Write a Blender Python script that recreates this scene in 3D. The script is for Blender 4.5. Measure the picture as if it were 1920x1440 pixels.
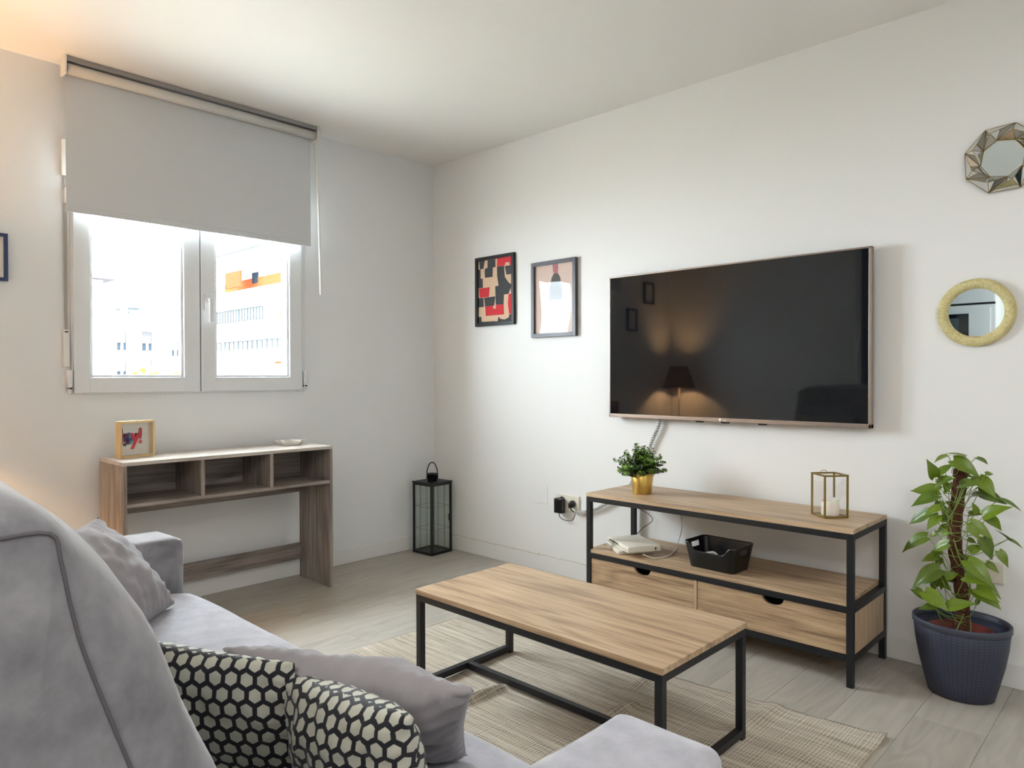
import bpy, bmesh, math, random
from mathutils import Vector, Matrix, noise
R = math.radians
random.seed(7)
for o in list(bpy.data.objects): bpy.data.objects.remove(o)
S = bpy.context.scene
COL = S.collection

# ---------------------------------------------------------------- camera
cam_d = bpy.data.cameras.new('camera'); cam = bpy.data.objects.new('camera', cam_d); COL.objects.link(cam)
cam_d.sensor_width = 36; cam_d.lens = 24.891; cam_d.clip_start = 0.02; cam_d.clip_end = 400
yaw, pitch, roll = R(43.70128), R(-0.57393), R(-0.14370)
_f = Vector((-math.sin(yaw)*math.cos(pitch), math.cos(yaw)*math.cos(pitch), math.sin(pitch)))
_r = _f.cross(Vector((0, 0, 1))).normalized(); _u = _r.cross(_f)
_r2 = _r*math.cos(roll)+_u*math.sin(roll); _u2 = -_r*math.sin(roll)+_u*math.cos(roll)
cam.matrix_world = Matrix(((_r2.x, _u2.x, -_f.x, 3.6301), (_r2.y, _u2.y, -_f.y, -3.0471), (_r2.z, _u2.z, -_f.z, 1.1094), (0, 0, 0, 1)))
S.camera = cam
# ---------------------------------------------------------------- world, sun, exposure
W = bpy.data.worlds.new('world'); S.world = W; W.use_nodes = True
_bg = W.node_tree.nodes['Background']; _bg.inputs[0].default_value = (0.83, 0.915, 1.0, 1); _bg.inputs[1].default_value = 36.0
def light(name, kind, loc, energy, color=(1, 1, 1), size=None, size_y=None, rot=(0, 0, 0), radius=None):
    d = bpy.data.lights.new(name, kind); d.energy = energy; d.color = color
    if kind == 'AREA':
        d.size = size
        if size_y: d.shape = 'RECTANGLE'; d.size_y = size_y
    elif radius is not None: d.shadow_soft_size = radius
    o = bpy.data.objects.new(name, d); COL.objects.link(o); o.location = loc; o.rotation_euler = rot
    return o
sun = light('sun', 'SUN', (0, 0, 20), 26.0, (1, 0.95, 0.86)); sun.data.angle = R(1)
sun.rotation_euler = Vector((0.62, -0.35, 0.72)).to_track_quat('Z', 'Y').to_euler()
pw = light('window_portal', 'AREA', (-0.13, -1.535, 1.6), 1, size=1.14, size_y=1.16, rot=(0, R(-90), 0)); pw.data.cycles.is_portal = True
light('kitchen_fill_light', 'AREA', (3.6, -4.35, 2.44), 32, (1.0, 0.97, 0.93), 1.5, 1.0)  # added fill from the kitchen side, no actual ceiling lamp
light('dining_fill_light', 'AREA', (4.5, -1.9, 2.44), 14, (0.97, 0.98, 1.0), 0.9, 0.9)  # added fill over the unseen right of the room, not a real lamp
S.view_settings.view_transform = 'Standard'; S.view_settings.look = 'None'
S.view_settings.gamma = 1.0; S.view_settings.use_curve_mapping = False
S.view_settings.exposure = 0.60
S.cycles.transparent_max_bounces = 32

# ---------------------------------------------------------------- helpers: objects
def tag(o, label=None, cat=None, group=None, kind=None):
    if label: o['label'] = label
    if cat: o['category'] = cat
    if group: o['group'] = group
    if kind: o['kind'] = kind
    return o
def empty(name, loc=(0, 0, 0), rz=0.0, label=None, cat=None, group=None, kind=None):
    o = bpy.data.objects.new(name, None); COL.objects.link(o); o.location = loc; o.rotation_euler = (0, 0, rz)
    o.empty_display_size = 0.05
    return tag(o, label, cat, group, kind)
def link(name, me, mat, parent=None, smooth=False):
    o = bpy.data.objects.new(name, me); COL.objects.link(o)
    if mat is not None:
        for m in (mat if isinstance(mat, (list, tuple)) else [mat]): me.materials.append(m)
    if parent: o.parent = parent
    if smooth:
        for p in me.polygons: p.use_smooth = True
    return o
class MB:
    """collects shapes into ONE mesh"""
    def __init__(s): s.bm = bmesh.new()
    def box(s, lo, hi, bevel=0.0, mi=0, seg=2, mat=None):
        lo = Vector(lo); hi = Vector(hi)
        t = bmesh.new(); bmesh.ops.create_cube(t, size=1)
        for v in t.verts: v.co = Vector(((v.co.x+.5)*(hi.x-lo.x)+lo.x, (v.co.y+.5)*(hi.y-lo.y)+lo.y, (v.co.z+.5)*(hi.z-lo.z)+lo.z))
        if bevel: bmesh.ops.bevel(t, geom=t.edges[:], offset=bevel, segments=seg, profile=0.6, affect='EDGES', clamp_overlap=True)
        if mat: bmesh.ops.transform(t, matrix=mat, verts=t.verts)
        return s.add(t, mi)
    def add(s, t, mi=0):
        for f in t.faces: f.material_index = mi
        me = bpy.data.meshes.new('tmp'); t.to_mesh(me); t.free(); s.bm.from_mesh(me); bpy.data.meshes.remove(me); return s
    def tube(s, pts, r, n=8, mi=0, cap=True, radii=None, closed=False):
        pts = [Vector(p) for p in pts]; t = bmesh.new(); rings = []; N = len(pts); prev = None
        for i, p in enumerate(pts):
            if closed: d = pts[(i+1) % N]-pts[i-1]
            else: d = pts[min(i+1, N-1)]-pts[max(i-1, 0)]
            d.normalize()
            if prev is None: a = d.orthogonal().normalized()
            else:
                a = prev-d*prev.dot(d)
                a = a.normalized() if a.length > 1e-6 else d.orthogonal().normalized()
            prev = a; b = d.cross(a); rr = radii[i] if radii else r
            rings.append([t.verts.new(p+(a*math.cos(2*math.pi*k/n)+b*math.sin(2*math.pi*k/n))*rr) for k in range(n)])
        for i in range(N if closed else N-1):
            A = rings[i]; B = rings[(i+1) % N]
            for k in range(n): t.faces.new((A[k], A[(k+1) % n], B[(k+1) % n], B[k]))
        if cap and not closed: t.faces.new(rings[0][::-1]); t.faces.new(rings[-1])
        for f in t.faces: f.smooth = True
        return s.add(t, mi)
    def lathe(s, prof, c=(0, 0, 0), n=32, sx=1.0, sy=1.0, mi=0, smooth=True, rot=None):
        t = bmesh.new(); rings = []
        for (r, z) in prof:
            if r < 1e-6: rings.append([t.verts.new((0, 0, z))])
            else: rings.append([t.verts.new((r*sx*math.cos(2*math.pi*k/n), r*sy*math.sin(2*math.pi*k/n), z)) for k in range(n)])
        for A, B in zip(rings, rings[1:]):
            if len(A) == 1 and len(B) == 1: continue
            for k in range(n):
                if len(A) == 1: t.faces.new((A[0], B[(k+1) % n], B[k]))
                elif len(B) == 1: t.faces.new((A[k], A[(k+1) % n], B[0]))
                else: t.faces.new((A[k], A[(k+1) % n], B[(k+1) % n], B[k]))
        for f in t.faces: f.smooth = smooth
        if rot: bmesh.ops.transform(t, matrix=rot, verts=t.verts)
        for v in t.verts: v.co += Vector(c)
        return s.add(t, mi)
    def poly(s, pts, mi=0):
        vs = [s.bm.verts.new(p) for p in pts]; f = s.bm.faces.new(vs); f.material_index = mi; return s
    def prism(s, pts, off, mi=0, bevel=0):
        t = bmesh.new(); off = Vector(off)
        a = [t.verts.new(p) for p in pts]; b = [t.verts.new(Vector(p)+off) for p in pts]; n = len(pts)
        t.faces.new(a); t.faces.new(b[::-1])
        for i in range(n): t.faces.new((a[i], b[i], b[(i+1) % n], a[(i+1) % n]))
        bmesh.ops.recalc_face_normals(t, faces=t.faces)
        if bevel: bmesh.ops.bevel(t, geom=t.edges[:], offset=bevel, segments=2, affect='EDGES', clamp_overlap=True)
        return s.add(t, mi)
    def build(s, name, mat, parent=None, smooth=False, recalc=True):
        if recalc: bmesh.ops.recalc_face_normals(s.bm, faces=s.bm.faces)
        me = bpy.data.meshes.new(name); s.bm.to_mesh(me); s.bm.free()
        return link(name, me, mat, parent, smooth)
def box(name, lo, hi, mat, parent=None, bevel=0.0, seg=2):
    return MB().box(lo, hi, bevel, seg=seg).build(name, mat, parent)
def copy_tree(o, parent=None):
    c = o.copy(); COL.objects.link(c)
    if parent: c.parent = parent
    for ch in list(o.children): copy_tree(ch, c)
    return c
def catmull(pts, n=8):
    P = [Vector(p) for p in pts]; out = []
    P = [P[0]*2-P[1]]+P+[P[-1]*2-P[-2]]
    for i in range(1, len(P)-2):
        for k in range(n):
            t = k/n; a, b, c, d = P[i-1:i+3]
            out.append(0.5*((2*b)+(c-a)*t+(2*a-5*b+4*c-d)*t*t+(3*b-a-3*c+d)*t**3))
    out.append(P[-2]); return out

# ---------------------------------------------------------------- helpers: materials
def lin(c):
    return tuple((x/12.92 if x <= 0.04045 else ((x+0.055)/1.055)**2.4) for x in c)
def rgb(r, g, b): return (*lin((r/255, g/255, b/255)), 1)
class NT:
    def __init__(s, name):
        s.m = bpy.data.materials.new(name); s.m.use_nodes = True; s.t = s.m.node_tree
        s.b = s.t.nodes['Principled BSDF']; s.out = s.t.nodes['Material Output']
    def n(s, typ, **kw):
        nd = s.t.nodes.new(typ)
        for k, v in kw.items():
            if k.startswith('_'): setattr(nd, k[1:], v)
            else:
                key = int(k[1:]) if k[0] == 'i' and k[1:].isdigit() else k.replace('__', ' ')
                if isinstance(v, bpy.types.NodeSocket): s.t.links.new(v, nd.inputs[key])
                else: nd.inputs[key].default_value = v
        return nd
    def math(s, op, a, b=0.0, c=None):
        nd = s.n('ShaderNodeMath', _operation=op, i0=a, i1=b)
        if c is not None:
            if isinstance(c, bpy.types.NodeSocket): s.t.links.new(c, nd.inputs[2])
            else: nd.inputs[2].default_value = c
        return nd.outputs[0]
    def set(s, **kw):
        for k, v in kw.items():
            k = k.replace('__', ' ')
            if isinstance(v, bpy.types.NodeSocket): s.t.links.new(v, s.b.inputs[k])
            else: s.b.inputs[k].default_value = v
        return s
    def coord(s, kind='Object', scale=(1, 1, 1), rot=(0, 0, 0), loc=(0, 0, 0)):
        tc = s.n('ShaderNodeTexCoord'); mp = s.n('ShaderNodeMapping', Vector=tc.outputs[kind])
        mp.inputs['Scale'].default_value = scale; mp.inputs['Rotation'].default_value = rot; mp.inputs['Location'].default_value = loc
        return mp.outputs[0]
    def noise(s, vec, scale, detail=3, rough=0.5, dist=0.0):
        return s.n('ShaderNodeTexNoise', Vector=vec, Scale=scale, Detail=detail, Roughness=rough, Distortion=dist).outputs[0]
    def ramp(s, fac, stops, interp='LINEAR'):
        nd = s.n('ShaderNodeValToRGB', Fac=fac); cr = nd.color_ramp; cr.interpolation = interp
        while len(cr.elements) < len(stops): cr.elements.new(0.5)
        for e, (p, c) in zip(cr.elements, stops): e.position = p; e.color = c
        return nd.outputs[0]
    def mix(s, fac, a, b, blend='MIX'):
        nd = s.n('ShaderNodeMix', _data_type='RGBA', _blend_type=blend)
        for i, v in ((0, fac), (6, a), (7, b)):
            if isinstance(v, bpy.types.NodeSocket): s.t.links.new(v, nd.inputs[i])
            else: nd.inputs[i].default_value = v
        return nd.outputs[2]
    def bump(s, h, strength=0.3, dist=0.01):
        nd = s.n('ShaderNodeBump', Height=h, Strength=strength, Distance=dist); s.t.links.new(nd.outputs[0], s.b.inputs['Normal']); return nd
def plain(name, col, rough=0.5, metal=0.0, spec=None, **kw):
    t = NT(name); t.set(Base__Color=col, Roughness=rough, Metallic=metal)
    if spec is not None: t.b.inputs['Specular IOR Level'].default_value = spec
    for k, v in kw.items(): t.b.inputs[k.replace('__', ' ')].default_value = v
    return t.m
def painted(name, col, rough=0.6, amt=0.03, bump=0.05, scale=180):
    t = NT(name); c = t.coord('Object')
    n1 = t.noise(c, 1.3, 4); n2 = t.noise(c, scale, 2)
    dark = tuple(x*(1-amt) for x in col[:3])+(1,)
    t.set(Base__Color=t.mix(n1, dark, col), Roughness=rough); t.bump(n2, bump, 0.002); return t.m
def wood(name, axis, c_dark, c_mid, c_light, rough=0.45, scale=1.0, bump=0.12, seed=0.0):
    """grain runs along axis (0,1,2) in object space"""
    t = NT(name); sc = [9*scale]*3; sc[axis] = 0.55*scale
    co = t.coord('Object', tuple(sc), loc=(seed, seed*1.7, seed*0.6))
    oi = t.n('ShaderNodeObjectInfo')
    band = t.noise(co, 1.0, 5, 0.62, 1.2)
    sc2 = [150*scale]*3; sc2[axis] = 5*scale
    fib = t.noise(t.coord('Object', tuple(sc2)), 1.0, 3, 0.7)
    sc3 = [4.5*scale]*3; sc3[axis] = 0.7*scale
    c3 = t.coord('Object', tuple(sc3), loc=(seed*2, seed, 3.3))
    wn = t.n('ShaderNodeTexNoise', Vector=c3, Scale=1.0, Detail=2.0)
    ringf = t.math('FRACT', t.math('MULTIPLY', wn.outputs[0], 9.0))
    ring = t.math('ABSOLUTE', t.math('SUBTRACT', ringf, 0.5))
    sc4 = [48*scale]*3; sc4[axis] = 1.6*scale
    fine = t.noise(t.coord('Object', tuple(sc4), loc=(seed, 0, seed)), 1.0, 4, 0.65, 0.6)
    v = t.math('ADD', t.math('MULTIPLY', band, 0.50), t.math('MULTIPLY', ring, 0.26))
    v = t.math('ADD', v, t.math('ADD', t.math('MULTIPLY', t.math('SUBTRACT', fib, 0.5), 0.55), t.math('MULTIPLY', t.math('SUBTRACT', fine, 0.34), 0.60)))
    col = t.ramp(v, [(0.22, c_dark), (0.42, c_mid), (0.62, c_light)])
    t.set(Base__Color=col, Roughness=rough); t.bump(fib, bump, 0.002); return t.m
def fabric(name, c1, c2, rough=0.95, wscale=900, sheen=0.35, bump=0.25, lum=7):
    t = NT(name); co = t.coord('Object')
    n = t.ramp(t.noise(co, lum, 5, 0.65), [(0.34, (0, 0, 0, 1)), (0.66, (1, 1, 1, 1))]); w = t.noise(co, wscale, 2)
    t.set(Base__Color=t.mix(n, c1, c2), Roughness=rough)
    t.b.inputs['Sheen Weight'].default_value = sheen; t.b.inputs['Sheen Roughness'].default_value = 0.5
    t.b.inputs['Specular IOR Level'].default_value = 0.15
    h = t.math('ADD', t.math('MULTIPLY', w, 0.25), t.math('MULTIPLY', t.noise(co, 22, 3), 0.9))
    t.bump(h, bump, 0.004); return t.m
def glass(name, tint=(1, 1, 1, 1), ior=1.45, rough=0.0):
    t = NT(name); t.t.nodes.remove(t.b)
    tr = t.n('ShaderNodeBsdfTransparent', Color=tint); gl = t.n('ShaderNodeBsdfGlossy', Roughness=rough)
    bf = t.n('ShaderNodeNewGeometry').outputs['Backfacing']
    fr = t.n('ShaderNodeFresnel', IOR=t.math('ADD', ior, t.math('MULTIPLY', bf, 1.0/ior-ior))); mx = t.n('ShaderNodeMixShader', Fac=fr.outputs[0])
    t.t.links.new(tr.outputs[0], mx.inputs[1]); t.t.links.new(gl.outputs[0], mx.inputs[2]); t.t.links.new(mx.outputs[0], t.out.inputs[0]); return t.m

M = {}
M['wall'] = painted('wall_paint', rgb(231, 230, 227), 0.62, 0.02, 0.06)
M['wall_warm'] = painted('window_wall_paint', rgb(228, 229, 229), 0.62, 0.02, 0.06)
M['ceiling'] = painted('ceiling_paint', rgb(232, 230, 226), 0.6, 0.02, 0.04)
M['teal'] = painted('teal_paint', rgb(20, 74, 96), 0.6)
M['base'] = painted('skirting_paint', rgb(226, 225, 222), 0.45, 0.03, 0.02)
M['upvc'] = plain('white_window_plastic', rgb(222, 224, 226), 0.3)
M['white'] = plain('white_plastic', rgb(228, 226, 220), 0.35)
M['cream'] = plain('cream_plastic', rgb(226, 220, 204), 0.4)
M['seal'] = plain('dark_rubber_seal', rgb(60, 66, 74), 0.6)
M['black'] = plain('black_powder_coat', rgb(15, 17, 22), 0.45)
M['blackgloss'] = plain('black_plastic', rgb(9, 9, 11), 0.35)
M['brass'] = plain('aged_brass', rgb(150, 124, 66), 0.35, 0.9)
M['bronze'] = plain('bronze_metal_bezel', rgb(158, 144, 134), 0.38, 0.8)
M['mirror'] = plain('mirror_silver', (0.86, 0.97, 1.0, 1), 0.01, 1.0)
M['glass'] = glass('clear_glass')
M['wglass'] = glass('window_glass', (0.97, 0.985, 0.98, 1))
M['lglass'] = glass('lantern_glass', (0.965, 0.985, 0.975, 1), 1.5)
def _gold():
    t = NT('brushed_gold'); c = t.coord('Object', (1, 1, 60)); n = t.noise(c, 14, 2)
    t.set(Base__Color=rgb(196, 162, 86), Metallic=0.92, Roughness=t.math('ADD', t.math('MULTIPLY', n, 0.15), 0.24)); return t.m
M['gold'] = _gold()
def _screen():
    t = NT('tv_screen_glass'); t.set(Base__Color=(0.004, 0.0045, 0.006, 1), Roughness=0.035)
    t.b.inputs['IOR'].default_value = 1.5; return t.m
M['screen'] = _screen()
OAKC = (rgb(138, 112, 86), rgb(182, 154, 122), rgb(200, 174, 142))
M['oak_x'] = wood('oak_laminate', 0, *OAKC)
M['oak_y'] = wood('oak_laminate_crossways', 1, *OAKC, seed=2.2)
M['oak_z'] = wood('oak_laminate_upright', 2, *OAKC, seed=4.1)
OAKF = (rgb(122, 98, 74), rgb(170, 142, 110), rgb(192, 166, 132))
M['oak_front'] = wood('oak_drawer_front', 0, *OAKF, scale=1.3, seed=1.1)
M['oak_front2'] = wood('oak_drawer_front_second', 0, *OAKF, scale=1.3, seed=7.1)
GREYC = (rgb(100, 91, 85), rgb(142, 131, 123), rgb(170, 160, 151))
M['grey_y'] = wood('grey_oak_laminate', 1, *GREYC, rough=0.55, seed=1.0)
M['grey_z'] = wood('grey_oak_laminate_upright', 2, *GREYC, rough=0.55, seed=3.0)
M['grey_x'] = wood('grey_oak_laminate_deep', 0, *GREYC, rough=0.55, seed=5.0)
M['grey_top'] = wood('grey_oak_desk_top', 1, rgb(150, 140, 132), rgb(188, 178, 168), rgb(206, 198, 188), rough=0.3, seed=1.0)
M['sofa'] = fabric('grey_velour_shaded', rgb(104, 103, 107), rgb(144, 142, 146), sheen=0.5, lum=9)  # shaded copy of the sofa velour: shade on its sides is in the colour
M['sofa_lit'] = fabric('grey_velour_lit', rgb(152, 151, 157), rgb(176, 174, 181), lum=16)  # lit copy of the same velour: window light is in the colour
M['pillow'] = fabric('grey_cushion_cloth', rgb(140, 135, 138), rgb(156, 151, 154), wscale=1200, sheen=0.2, lum=5)
M['seam'] = plain('seam_thread_fabric', rgb(88, 84, 88), 0.95)
M['soil'] = plain('dark_soil', rgb(38, 28, 20), 0.95)
M['terracotta'] = plain('dark_red_pot_plastic', rgb(104, 36, 28), 0.5)
M['stem'] = plain('green_stem', rgb(118, 140, 58), 0.5)
M['wax'] = plain('white_wax', rgb(236, 230, 218), 0.5, Subsurface__Weight=0.3)
M['paper'] = plain('white_paper', rgb(222, 219, 212), 0.8)
M['pine'] = wood('pale_pine', 2, rgb(196, 168, 120), rgb(216, 188, 138), rgb(226, 200, 152), rough=0.5, scale=2)
def _floor():
    t = NT('grey_oak_plank'); oi = t.n('ShaderNodeObjectInfo')
    rnd = t.math('MULTIPLY', oi.outputs['Random'], 40.0)
    tc = t.n('ShaderNodeTexCoord')
    add = t.n('ShaderNodeVectorMath', _operation='ADD', i0=tc.outputs['Object']); cmb = t.n('ShaderNodeCombineXYZ', X=rnd, Y=rnd, Z=rnd); t.t.links.new(cmb.outputs[0], add.inputs[1])
    m1 = t.n('ShaderNodeMapping', Vector=add.outputs[0]); m1.inputs['Scale'].default_value = (11, 1.0, 1)
    band = t.noise(m1.outputs[0], 1.0, 5, 0.6, 1.6)
    m3 = t.n('ShaderNodeMapping', Vector=add.outputs[0]); m3.inputs['Scale'].default_value = (7, 0.9, 1)
    ring = t.math('ABSOLUTE', t.math('SUBTRACT', t.math('FRACT', t.math('MULTIPLY', t.noise(m3.outputs[0], 1.0, 2, 0.5, 0.4), 12.0)), 0.5))
    m2 = t.n('ShaderNodeMapping', Vector=add.outputs[0]); m2.inputs['Scale'].default_value = (160, 5, 1)
    fib = t.noise(m2.outputs[0], 1.0, 3, 0.7)
    v = t.math('ADD', t.math('MULTIPLY', band, 0.6), t.math('ADD', t.math('MULTIPLY', ring, 0.3), t.math('MULTIPLY', fib, 0.3)))
    v = t.math('ADD', v, t.math('MULTIPLY', t.math('SUBTRACT', oi.outputs['Random'], 0.5), 0.16))
    col = t.ramp(v, [(0.26, rgb(150, 144, 134)), (0.5, rgb(168, 162, 151)), (0.75, rgb(180, 174, 162))])
    t.set(Base__Color=col, Roughness=0.42); t.bump(fib, 0.12, 0.002); return t.m
M['floor'] = _floor()
def _rug():
    t = NT('woven_jute'); co = t.coord('Object')
    sep = t.n('ShaderNodeSeparateXYZ', Vector=co)
    # yarns along x (rows in y, 7 mm) and thin warp threads along y (9 mm)
    wob = t.noise(t.coord('Object', (2.2, 30, 1)), 1.0, 3, 0.6)
    yy = t.math('ADD', t.math('MULTIPLY', sep.outputs[1], 150.0), t.math('MULTIPLY', wob, 2.6))
    xx = t.math('ADD', t.math('MULTIPLY', sep.outputs[0], 100.0), t.math('MULTIPLY', t.noise(t.coord('Object', (30, 3, 1)), 1.0, 2), 1.6))
    row = t.math('ABSOLUTE', t.math('SUBTRACT', t.math('FRACT', yy), 0.5))
    colm = t.math('ABSOLUTE', t.math('SUBTRACT', t.math('FRACT', xx), 0.5))
    gap = t.math('MULTIPLY', t.math('GREATER_THAN', row, 0.30), t.math('LESS_THAN', colm, 0.33))
    streak = t.noise(t.coord('Object', (2.0, 75, 1)), 1.0, 3, 0.7)
    g = t.math('MULTIPLY', gap, t.math('MULTIPLY', t.math('SUBTRACT', streak, 0.28), 3.6))
    g.node.use_clamp = True
    base = t.mix(t.noise(t.coord('Object', (4, 160, 1)), 1.0, 3), rgb(192, 182, 166), rgb(226, 217, 201))
    base = t.mix(t.ramp(t.noise(t.coord('Object', (1.6, 48, 1)), 1.0, 4, 0.7), [(0.42, (0, 0, 0, 1)), (0.66, (0.42, 0.42, 0.42, 1))]), base, rgb(124, 108, 88))
    col = t.mix(g, base, rgb(70, 56, 42))
    t.set(Base__Color=col, Roughness=0.95)
    t.b.inputs['Specular IOR Level'].default_value = 0.1
    h = t.math('ADD', t.math('MULTIPLY', row, -1.0), t.math('MULTIPLY', g, -0.8))
    t.bump(h, 0.6, 0.004); return t.m
M['rug'] = _rug()
def _hex():
    t = NT('hexagon_print_cloth'); uv = t.n('ShaderNodeTexCoord').outputs['UV']
    VM = lambda op, a, b=None: t.n('ShaderNodeVectorMath', _operation=op, i0=a, **({'i1': b} if b is not None else {}))
    wob = t.n('ShaderNodeTexNoise', Vector=uv, Scale=11.0); w2 = VM('SCALE', VM('SUBTRACT', wob.outputs['Color'], (0.5, 0.5, 0.5)).outputs[0]); w2.inputs['Scale'].default_value = 0.005
    p = VM('ADD', uv, w2.outputs[0]).outputs[0]
    p = VM('MULTIPLY', p, (37.0, 37.0, 0)).outputs[0]
    r = (1.0, 1.7320508, 1.0); h = (0.5, 0.8660254, 0.5)
    a = VM('SUBTRACT', VM('MODULO', VM('ADD', p, (100, 173.20508, 0)).outputs[0], r).outputs[0], h).outputs[0]
    b = VM('SUBTRACT', VM('MODULO', VM('ADD', p, (100.5, 174.0711, 0)).outputs[0], r).outputs[0], h).outputs[0]
    def hd(v):
        ab = VM('ABSOLUTE', v).outputs[0]; sx = t.n('ShaderNodeSeparateXYZ', Vector=ab)
        d = t.math('ADD', t.math('MULTIPLY', sx.outputs[0], 0.5), t.math('MULTIPLY', sx.outputs[1], 0.8660254))
        return t.math('MAXIMUM', d, sx.outputs[0])
    d = t.math('MINIMUM', hd(a), hd(b))
    mask = t.ramp(d, [(0.345, (0, 0, 0, 1)), (0.372, (1, 1, 1, 1))])
    cell = t.mix(t.noise(t.coord('Object'), 12, 3), rgb(176, 176, 160), rgb(200, 198, 182))
    t.set(Base__Color=t.mix(mask, cell, rgb(14, 15, 26)), Roughness=0.75)
    t.b.inputs['Sheen Weight'].default_value = 0.15
    t.bump(t.noise(t.coord('Object'), 30, 3), 0.15, 0.006); return t.m
M['hex'] = _hex()
def _leaf(name, c1, c2):
    t = NT(name); co = t.coord('Object'); n = t.noise(co, 3.0, 3); oi = t.n('ShaderNodeObjectInfo')
    f = t.math('ADD', t.math('MULTIPLY', n, 0.6), t.math('MULTIPLY', oi.outputs['Random'], 0.5))
    t.set(Base__Color=t.mix(f, c1, c2), Roughness=0.35)
    t.b.inputs['Subsurface Weight'].default_value = 0.0; return t.m
M['pothos'] = _leaf('pothos_leaf_green', rgb(50, 80, 14), rgb(118, 140, 30))
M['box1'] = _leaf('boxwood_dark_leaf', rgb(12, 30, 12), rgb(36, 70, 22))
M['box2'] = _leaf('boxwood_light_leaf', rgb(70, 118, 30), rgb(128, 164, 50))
def _moss():
    t = NT('coir_moss'); co = t.coord('Object'); n = t.noise(co, 90, 5, 0.8); 
    t.set(Base__Color=t.ramp(n, [(0.35, rgb(62, 30, 16)), (0.6, rgb(112, 68, 44)), (0.8, rgb(140, 98, 66))]), Roughness=1.0)
    t.bump(n, 1.0, 0.01); return t.m
M['moss'] = _moss()
def _weavepot():
    t = NT('woven_relief_plastic'); co = t.coord('Object'); sp = t.n('ShaderNodeSeparateXYZ', Vector=co)
    ang = t.math('ARCTAN2', t.math('MULTIPLY', sp.outputs[1], 1.12), sp.outputs[0])
    u = t.math('FRACT', t.math('ADD', t.math('MULTIPLY', ang, 9.0), t.math('MULTIPLY', t.noise(co, 9, 1), 0.5)))
    v = t.math('FRACT', t.math('ADD', t.math('MULTIPLY', sp.outputs[2], 105.0), t.math('MULTIPLY', t.noise(co, 12, 2), 1.2)))
    gu = t.math('LESS_THAN', u, 0.09); gv = t.math('LESS_THAN', v, 0.20)
    g = t.math('MAXIMUM', gu, t.math('MULTIPLY', gv, 0.7))
    below = t.math('LESS_THAN', sp.outputs[2], 0.236); g = t.math('MULTIPLY', g, below)
    t.set(Base__Color=t.mix(g, rgb(54, 58, 78), rgb(26, 28, 44)), Roughness=0.5)
    t.bump(t.math('MULTIPLY', g, -1.0), 0.8, 0.004); return t.m
M['weave'] = _weavepot()
M['potrim'] = plain('slate_plastic', rgb(60, 64, 78), 0.45)
def _hammered():
    t = NT('hammered_gold'); co = t.coord('Object'); n = t.n('ShaderNodeTexVoronoi', Vector=co, Scale=260.0).outputs[0]
    n2 = t.noise(co, 140, 3)
    t.set(Base__Color=t.mix(n2, rgb(176, 158, 100), rgb(238, 228, 172)), Metallic=0.2, Roughness=0.45); t.bump(n, 0.7, 0.004); return t.m
M['hammer'] = _hammered()
M['facet'] = plain('bevelled_mirror_glass', (0.62, 0.62, 0.60, 1), 0.06, 1.0)
M['shade'] = plain('brown_lamp_shade', rgb(110, 66, 34), 0.9, Transmission__Weight=0.0)
def _shade():
    t = NT('brown_linen_shade'); t.t.nodes.remove(t.b)
    d = t.n('ShaderNodeBsdfDiffuse', Color=rgb(124, 96, 66)); tr = t.n('ShaderNodeBsdfTranslucent', Color=rgb(120, 104, 74))
    mx = t.n('ShaderNodeMixShader', Fac=0.22); t.t.links.new(d.outputs[0], mx.inputs[1]); t.t.links.new(tr.outputs[0], mx.inputs[2]); t.t.links.new(mx.outputs[0], t.out.inputs[0]); return t.m
M['shade'] = _shade()
def emis(name, col, st):
    t = NT(name); t.set(Base__Color=col); t.b.inputs['Emission Color'].default_value = col; t.b.inputs['Emission Strength'].default_value = st; return t.m
M['bulb'] = emis('warm_bulb', (1, 0.62, 0.28, 1), 30)
def _blind():
    t = NT('roller_blind_cloth'); co = t.coord('Object'); w = t.noise(co, 700, 2)
    t.set(Base__Color=rgb(204, 206, 208), Roughness=0.9); t.b.inputs['Specular IOR Level'].default_value = 0.1; t.bump(w, 0.1, 0.001); return t.m
M['blind'] = _blind()

# ================================================================ ROOM
H = 2.5
def struct(o, label=None): return tag(o, label, None, None, 'structure')
wy0, wy1, wz0, wz1 = -2.10, -0.975, 1.05, 2.18
wl = MB()
wl.box((-0.22, -3.21, -0.1), (0, wy0, H)).box((-0.22, wy1, -0.1), (0, 0.15, H)).box((-0.22, wy0, -0.1), (0, wy1, wz0)).box((-0.22, wy0, wz1), (0, wy1, H))
struct(wl.build('wall_left', M['wall_warm']), 'white painted wall with the window')
struct(box('wall_back', (-0.0, 0, -0.1), (5.3, 0.15, H), M['wall']), 'white painted wall carrying the television')
struct(box('wall_front', (0, -3.21, -0.1), (1.70, -3.11, H), M['wall_warm']), 'white painted wall behind the sofa')
struct(box('wall_kitchen_side', (1.60, -5.5, -0.1), (1.70, -3.21, H), M['teal']))
struct(box('wall_kitchen', (1.70, -5.5, -0.1), (5.3, -5.4, H), M['wall']))
struct(box('wall_right', (5.2, -5.4, -0.1), (5.3, 0, H), M['wall']))
struct(box('ceiling', (-0.22, -5.5, H), (5.3, 0.15, H+0.12), M['ceiling']), 'off-white painted ceiling')
floor = struct(box('floor', (-0.0, -5.4, -0.1), (5.2, 0, -0.014), plain('floor_underlay', rgb(196, 190, 178), 0.9)), 'grey oak plank floor')
pm = {}
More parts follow.
